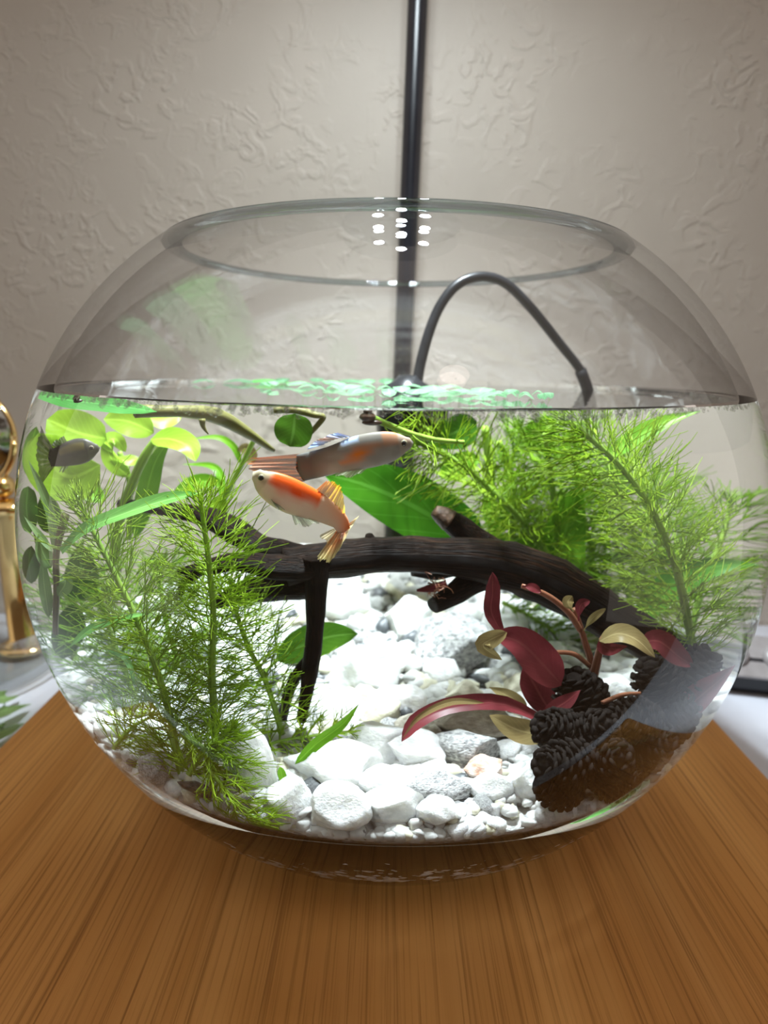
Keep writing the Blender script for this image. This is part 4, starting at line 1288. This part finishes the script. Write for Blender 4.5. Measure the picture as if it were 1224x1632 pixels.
# ------------------------------------------------------------------ floating plants
FL = []
def floater(px, py, wpx, mat, label, group='pale floating leaves on the water', name='floating_leaf', aspect=1.0, rot=None, pads=2):
    c = air_z(px, py, WT)
    d = np.linalg.norm(c - CAM); r = wpx * 0.5 * d / F_PX
    lim = float(prof(WT, True)) * 0.955 - r
    rr = math.hypot(c[0], c[1])
    if rr > lim: c[:2] *= lim / rr
    o = thing(name, (c[0], c[1], WT), label, 'floating plant', group)
    a0 = rng.uniform(0, 6.28) if rot is None else rot
    for i in range(pads):
        a = a0 + i * (PI if pads == 2 else 2 * PI / pads) + rng.uniform(-.3, .3)
        dv_ = np.array([math.cos(a), math.sin(a), 0])
        L2 = r * (1.15 if pads > 1 else 2.0)
        st0 = np.array([c[0], c[1], WT + 0.004]) - (dv_ * L2 * 0.5 if pads == 1 else 0)
        P = np.array([st0 + dv_ * L2 * t + np.array([0, 0, 0.014 * math.sin(PI * t) + 0.004 * i]) for t in np.linspace(0, 1, 9)])
        V, F, U = leaf_surf(P, L2 * 0.95 * aspect, (0, 0, 1), 'round', -0.10, 0.0, 7)
        mk('pad', V, F, M[mat], o, uv=U)
    V, F = hairs(np.array([np.array([c[0], c[1], WT]) + np.array([0, 0, -1.0]) * np.linspace(0, rng.uniform(.03, .07), 5)[:, None] + np.cumsum(rng.normal(0, .004, (5, 3)), 0) * [1, 1, 0] for _ in range(5)]), 0.0016, 0.0008)
    mk('roots', V, F, M['stem'], o)
    return o
floater(400, 610, 74, 'float_green', 'big vivid green floating leaf near the back of the surface', pads=1, rot=0.1, aspect=0.9)
floater(335, 609, 52, 'float', 'mint floating leaf beside the big vivid green one', pads=1, rot=0.2)
br = thing('submerged_floating_leaf', at(70, 634, -0.5), 'broad vivid green leaf just under the waterline above the dark guppy', 'floating plant')
add_leaf(br, [(62, 630), (110, 637), (170, 644), (250, 656)], [-0.45, -0.5], 30, M['float_green'], (0, -0.75, 0.65), 'strap', fold=0.1)
floater(272, 610, 34, 'float', 'small mint floating leaf set apart near the waterline', pads=1)
ORD = 'first second third fourth fifth sixth seventh eighth ninth tenth eleventh twelfth thirteenth fourteenth fifteenth sixteenth seventeenth eighteenth nineteenth twentieth twenty-first twenty-second twenty-third twenty-fourth twenty-fifth twenty-sixth twenty-seventh twenty-eighth twenty-ninth thirtieth'.split()
for i, (x, y, w) in enumerate(sorted([(450, 612, 40), (478, 616, 44), (505, 611, 40), (530, 617, 46), (552, 610, 40), (560, 622, 46), (585, 614, 44), (600, 624, 48), (612, 610, 38), (632, 617, 46), (640, 628, 50),
                               (655, 621, 44), (672, 630, 54), (690, 624, 44), (705, 632, 48), (718, 622, 40), (735, 630, 46), (752, 634, 50), (770, 628, 40), (785, 636, 46), (806, 634, 44), (825, 639, 44),
                               (846, 636, 36), (520, 626, 40), (575, 630, 44), (618, 634, 44), (868, 640, 30), (490, 622, 34), (430, 618, 34)])):
    floater(x, y, w, 'float', 'small pale mint floating plant, %s from the left in the surface drift' % ORD[i], pads=int(rng.integers(1, 3)))

# ------------------------------------------------------------------ pump with its black hose
pc = at(648, 672, 0.30)
pump = thing('aquarium_pump', (pc[0], 0.30, WT - 0.30), 'small black pump hanging at the water surface with an arched hose', 'pump')
bx = air(650, 600, 0.30)[0]
mk('body', *box((bx, 0.30, WT - 0.13), (0.17, 0.12, 0.24), 0.1, 0.02), M['rubber'], pump)
mk('neck', *lathe([(0.001, WT + 0.045), (0.03, WT + 0.045), (0.045, WT + 0.03), (0.085, WT + 0.005), (0.09, WT - 0.02), (0.001, WT - 0.02)], 28, (bx, 0.30)), M['rubber'], pump)
hp = [(664, 612), (669, 585), (682, 535), (700, 490), (724, 458), (752, 443), (782, 442), (812, 456), (850, 495), (890, 545), (925, 590), (938, 605)]
hP = np.array([air(x, y, Y) for (x, y), Y in zip(hp, np.linspace(0.30, 0.42, len(hp)))])
hP[-1][2] = WT + 0.002; hP[0][2] = WT
hP = np.concatenate([hP, [hP[-1] + np.array([0.02, 0.0, -0.07]), hP[-1] + np.array([0.03, 0.0, -0.16])]])
kk = 2.2 / F_PX
mk('hose', *tube(spline(hP, 64), np.array([8.5, 8, 7.5, 7.5, 7, 6.5]) * kk, 14)[:2], M['rubber'], pump)
mk('hose_end', *tube(spline([hP[-4], hP[-3], hP[-2]], 8), 9.5 * kk, 12)[:2], M['rubber'], pump)

# ------------------------------------------------------------------ snails
for (x, y, r, lab) in [(122, 624, 6.5, 'tiny black snail on the glass at the waterline'), (586, 661, 11, 'dark brown snail at the end of the floating cutting')]:
    d_ = sight(x, y); q = hit(CAM, d_, False)
    c = at(x, max(y, 632), -0.6 if x < 300 else -0.36); k = 1.6 / F_PX
    V, F = lathe([(0.001, 0.9), (0.3, 0.85), (0.55, 0.55), (0.45, 0.4), (0.85, 0.1), (0.95, -0.3), (0.6, -0.75), (0.001, -0.8)], 16)
    sn_ = thing('snail', c, lab, 'snail')
    mk('shell', V * r * k * np.array([1, 1, 0.9]) + c, F, M['snail'], sn_)
    mk('body', *ball(c + np.array([r * k * 0.5, -0.2 * r * k, -0.8 * r * k]), r * k, 2, (1.2, 0.5, 0.35)), M['snail'], sn_)


# ------------------------------------------------------------------ guppies
def fish(name, label, spine, Y, hh, colf, fins, eye_s=0.10, wid=0.42, dorsal=(0, 0, 1), eye_r=0.2, group='guppies in the bowl'):
    """spine in picture points from snout to tail root, hh = half heights in picture points"""
    P = px_path(spine, Y, 40)
    mid = spine[len(spine) // 2]; k = px_scale(mid[0], mid[1], float(np.mean(Y)))
    H = np.interp(np.linspace(0, 1, 40), np.linspace(0, 1, len(hh)), hh) * k
    H = np.convolve(np.concatenate([[H[0]] * 2, H, [H[-1]] * 2]), np.ones(5) / 5, 'valid')
    T = np.gradient(P, axis=0); T /= np.linalg.norm(T, axis=1)[:, None]
    fw_ = np.array([0, 1.0, 0.0])
    seg = 20
    V, F, C = [], [], []
    frames = []
    sgn = 1.0
    for i in range(40):
        d = unit(np.cross(T[i], fw_))
        if d @ np.asarray(dorsal) < 0: d = -d
        if i and d @ frames[-1][0] < 0: d = -d
        s = unit(np.cross(d, T[i]))
        frames.append((d, s))
        taper = wid * (1 - 0.55 * (i / 39) ** 1.5)
        for q in range(seg):
            th = 2 * PI * q / seg
            v = math.sin(th)
            V.append(P[i] + d * H[i] * v + s * H[i] * taper * math.cos(th)); C.append(colf(i / 39, v, P[i] / k))
    for i in range(39):
        for q in range(seg):
            q2 = (q + 1) % seg
            F.append((i * seg + q, i * seg + q2, (i + 1) * seg + q2, (i + 1) * seg + q))
    V.append(P[0] - T[0] * H[0] * 0.6); C.append(colf(0, 0, P[0])); V.append(P[-1] + T[-1] * H[-1] * 0.3); C.append(colf(1, 0, P[-1]))
    for q in range(seg):
        F.append((len(V) - 2, (q + 1) % seg, q)); F.append((len(V) - 1, 39 * seg + q, 39 * seg + (q + 1) % seg))
    o = thing(name, P[20], label, 'fish', group)
    mk('body', np.array(V), F, M['fish_skin'], o, col=np.array(C))
    i = int(eye_s * 39)
    for sd in (-1, 1):
        d, s = frames[i]
        c = P[i] + d * H[i] * 0.18 + sd * s * H[i] * wid * 0.86
        er = eye_r * max(H)
        e = mk('eye', *ball(c, er, 2, (1, 0.6, 1)), M['fish_eye'], o)
        mk('pupil', *ball(c + sd * s * er * 0.32, er * 0.74, 2, (1, 0.6, 1)), M['pupil'], e)
    # fins: fan between a root line and an outer edge given in picture points
    for (nm, root, edge, fY, cf) in fins:
        nc = 34
        A = px_path(root, fY, nc); B = px_path(edge, fY, nc)
        nf = 7
        Vf, Cf, Ff = [], [], []
        for a in range(nc):
            for b in range(nf):
                t = b / (nf - 1)
                p = A[a] * (1 - t) + B[a] * t
                p = A[a] + (B[a] - A[a]) * t * (1 + 0.05 * math.sin(a * 1.9) + 0.04 * math.sin(a * 0.7 + 1)) + np.array([0, 0.010 * math.sin(a * 0.33) * t + 0.004 * math.sin(a * 1.6), 0])
                Vf.append(p); Cf.append(cf(a / (nc - 1), t))
        for a in range(nc - 1):
            for b in range(nf - 1):
                x = a * nf + b
                Ff.append((x, x + 1, x + nf + 1, x + nf))
        fo = mk(nm, np.array(Vf), Ff, M['fish_fin'], o, col=np.array(Cf))
    return o


def nz3(x, y, s=1.0, o=0):
    return noise.noise(Vector((x * s + o, y * s, 3.1 * o + 0.7)))

def mixc(a, b, t):
    t = min(1, max(0, t)); return tuple(a[i] * (1 - t) + b[i] * t for i in range(3))

# silver guppy with orange flank, above
def col_silver(s, v, p):
    c = mixc((0.26, 0.25, 0.22), (0.42, 0.42, 0.40), 0.5 + v * -0.5 + 0.5 * nz3(s * 9, v * 2))
    if v > 0.35: c = mixc(c, (0.20, 0.18, 0.15), (v - 0.35) * 1.6)
    if 0.28 < s < 0.66: c = mixc(c, (0.80, 0.24, 0.02), 2.2 * max(0, 0.55 - abs(s - 0.5) * 2.2 - abs(v + 0.05 - (0.5 - s) * 2.0) * 0.9))
    if s < 0.3 and v > 0.3: c = mixc(c, (0.65, 0.24, 0.07), 0.5)
    if 0.47 < s < 0.60 and v > 0.74: c = mixc(c, (0.50, 0.66, 0.90), 0.8)
    if s > 0.72: c = mixc(c, (0.13, 0.13, 0.12), min(1, (s - 0.72) * 6))
    if s < 0.14: c = mixc(c, (0.46, 0.42, 0.34), 0.6)
    return c
def tail_orange(a, t):
    st_ = 0.5 + 0.5 * math.sin(a * 34 + 3 * t)
    return mixc((0.62, 0.17, 0.03), (0.06, 0.035, 0.03), st_ * 0.85 * (1 - 0.3 * t))
clearf = lambda a, t: mixc((0.55, 0.58, 0.42), (0.75, 0.76, 0.62), t)
fish('silver_guppy', 'silver-grey guppy with orange flank patch and striped orange tail', [(654, 706), (620, 712), (570, 722), (520, 736), (478, 746)], [-0.42, -0.42],
     [7, 17, 24, 27, 28, 26, 23, 22, 22, 22], col_silver,
     [('tail_fin', [(488, 722), (482, 745), (486, 768)], [(405, 730), (400, 745), (425, 772)], -0.42, tail_orange),
      ('dorsal_fin', [(560, 696), (535, 700), (512, 710)], [(540, 690), (512, 698), (488, 716)], -0.42, lambda a, t: mixc((0.45, 0.20, 0.08), (0.25, 0.40, 0.75), 0.5 + 0.5 * math.sin(a * 9))),
      ('anal_fin', [(590, 742), (570, 746), (552, 748)], [(575, 755), (555, 760), (532, 757)], -0.42, clearf)], eye_s=0.09, eye_r=0.2)

# orange guppy, below, curving down
def col_orange(s, v, p):
    c = mixc((0.78, 0.70, 0.52), (0.88, 0.84, 0.72), 0.5 - v * 0.5)
    t = v + 0.25 * nz3(s * 8, v * 2, 1, 5)
    if 0.10 < s < 0.60 and t > -0.05: c = mixc(c, (0.86, 0.13, 0.015), min(1, (t + 0.05) * 2.4) * min(1, (s - 0.1) * 9))
    if s > 0.5: c = mixc(c, (0.88, 0.22, 0.02), min(1, (s - 0.5) * 2.2) * (0.55 + 0.45 * v))
    if s < 0.16: c = mixc(c, (0.50, 0.43, 0.26), 0.7 if v > -0.2 else 0.25)
    return c
ton = lambda a, t: mixc((0.85, 0.22, 0.03), (0.85, 0.72, 0.35), t * 1.2 - 0.1)
fish('orange_guppy', 'bright orange and white guppy curving downwards in the centre', [(408, 756), (428, 772), (462, 790), (505, 808), (538, 828), (548, 846)], [-0.5, -0.5],
     [9, 19, 26, 29, 27, 22, 17, 13, 11], col_orange,
     [('tail_fin', [(554, 836), (546, 850), (536, 846)], [(572, 822), (528, 892), (504, 888)], -0.5, ton),
      ('tail_lobe', [(546, 846), (538, 848), (532, 842)], [(540, 862), (525, 868), (508, 852)], -0.5, lambda a, t: (0.75, 0.62, 0.38)),
      ('dorsal_fin', [(502, 782), (525, 795), (550, 822)], [(518, 768), (540, 772), (550, 806)], -0.5, lambda a, t: mixc((0.86, 0.30, 0.03), (0.90, 0.62, 0.05), a * 1.2)),
      ('pelvic_fin', [(462, 812), (475, 820), (490, 824)], [(470, 836), (490, 838), (512, 832)], -0.5, clearf),
      ('pectoral_fin', [(432, 795), (436, 800), (442, 803)], [(438, 806), (446, 812), (456, 812)], -0.51, clearf)], eye_s=0.10, eye_r=0.19, dorsal=(0.4, 0, 1))

# dark guppy by the side glass
def col_dark(s, v, p):
    c = mixc((0.05, 0.047, 0.038), (0.12, 0.112, 0.095), 0.5 - 0.4 * v + 0.4 * nz3(s * 10, v * 3, 1, 9))
    if 0.3 < s < 0.75 and 0.1 < v < 0.8: c = mixc(c, (0.34, 0.27, 0.07), 0.6)
    if s < 0.25: c = mixc(c, (0.17, 0.155, 0.13), 0.5)
    if s > 0.8: c = mixc(c, (0.07, 0.07, 0.065), 0.7)
    return c
def tail_dark(a, t):
    sp = nz3(a * 14, t * 8, 1, 2)
    return mixc((0.30, 0.24, 0.20), (0.03, 0.025, 0.025), 1.0 if t > 0.78 else 0.5 + 1.6 * sp)
fish('dark_guppy', 'dark grey guppy with black-edged spotted tail by the side glass', [(156, 714), (140, 717), (118, 721), (96, 727), (80, 730)], [-0.32, -0.32],
     [5, 13, 19, 21, 20, 17, 15, 14], col_dark,
     [('tail_fin', [(86, 716), (80, 730), (86, 745)], [(66, 680), (58, 722), (66, 772)], -0.32, tail_dark),
      ('dorsal_fin', [(108, 706), (98, 710), (90, 714)], [(102, 696), (92, 700), (82, 708)], -0.32, lambda a, t: (0.14, 0.13, 0.11)),
      ('anal_fin', [(112, 738), (104, 742), (98, 744)], [(106, 748), (100, 752), (94, 752)], -0.32, lambda a, t: (0.30, 0.34, 0.18))], eye_s=0.16, eye_r=0.22)

# ------------------------------------------------------------------ bubbles along the waterline
bub = []
for _ in range(1300):
    th = rng.uniform(-PI * 1.02, 0.02) if rng.uniform() < 0.85 else rng.uniform(0, 2 * PI)
    r = float(prof(WZ, True)) - rng.uniform(0.006, 0.028)
    sz = rng.choice([0.003, 0.0045, 0.007], p=[.45, .35, .2])
    bub.append(ball((r * math.cos(th), r * math.sin(th), WT + 0.003 + rng.uniform(-.014, .008)), sz, 1))
mk('bubbles', *join(bub)[:2], M['bubble'], label='line of tiny clear bubbles along the water edge', cat='bubbles', kind='stuff')
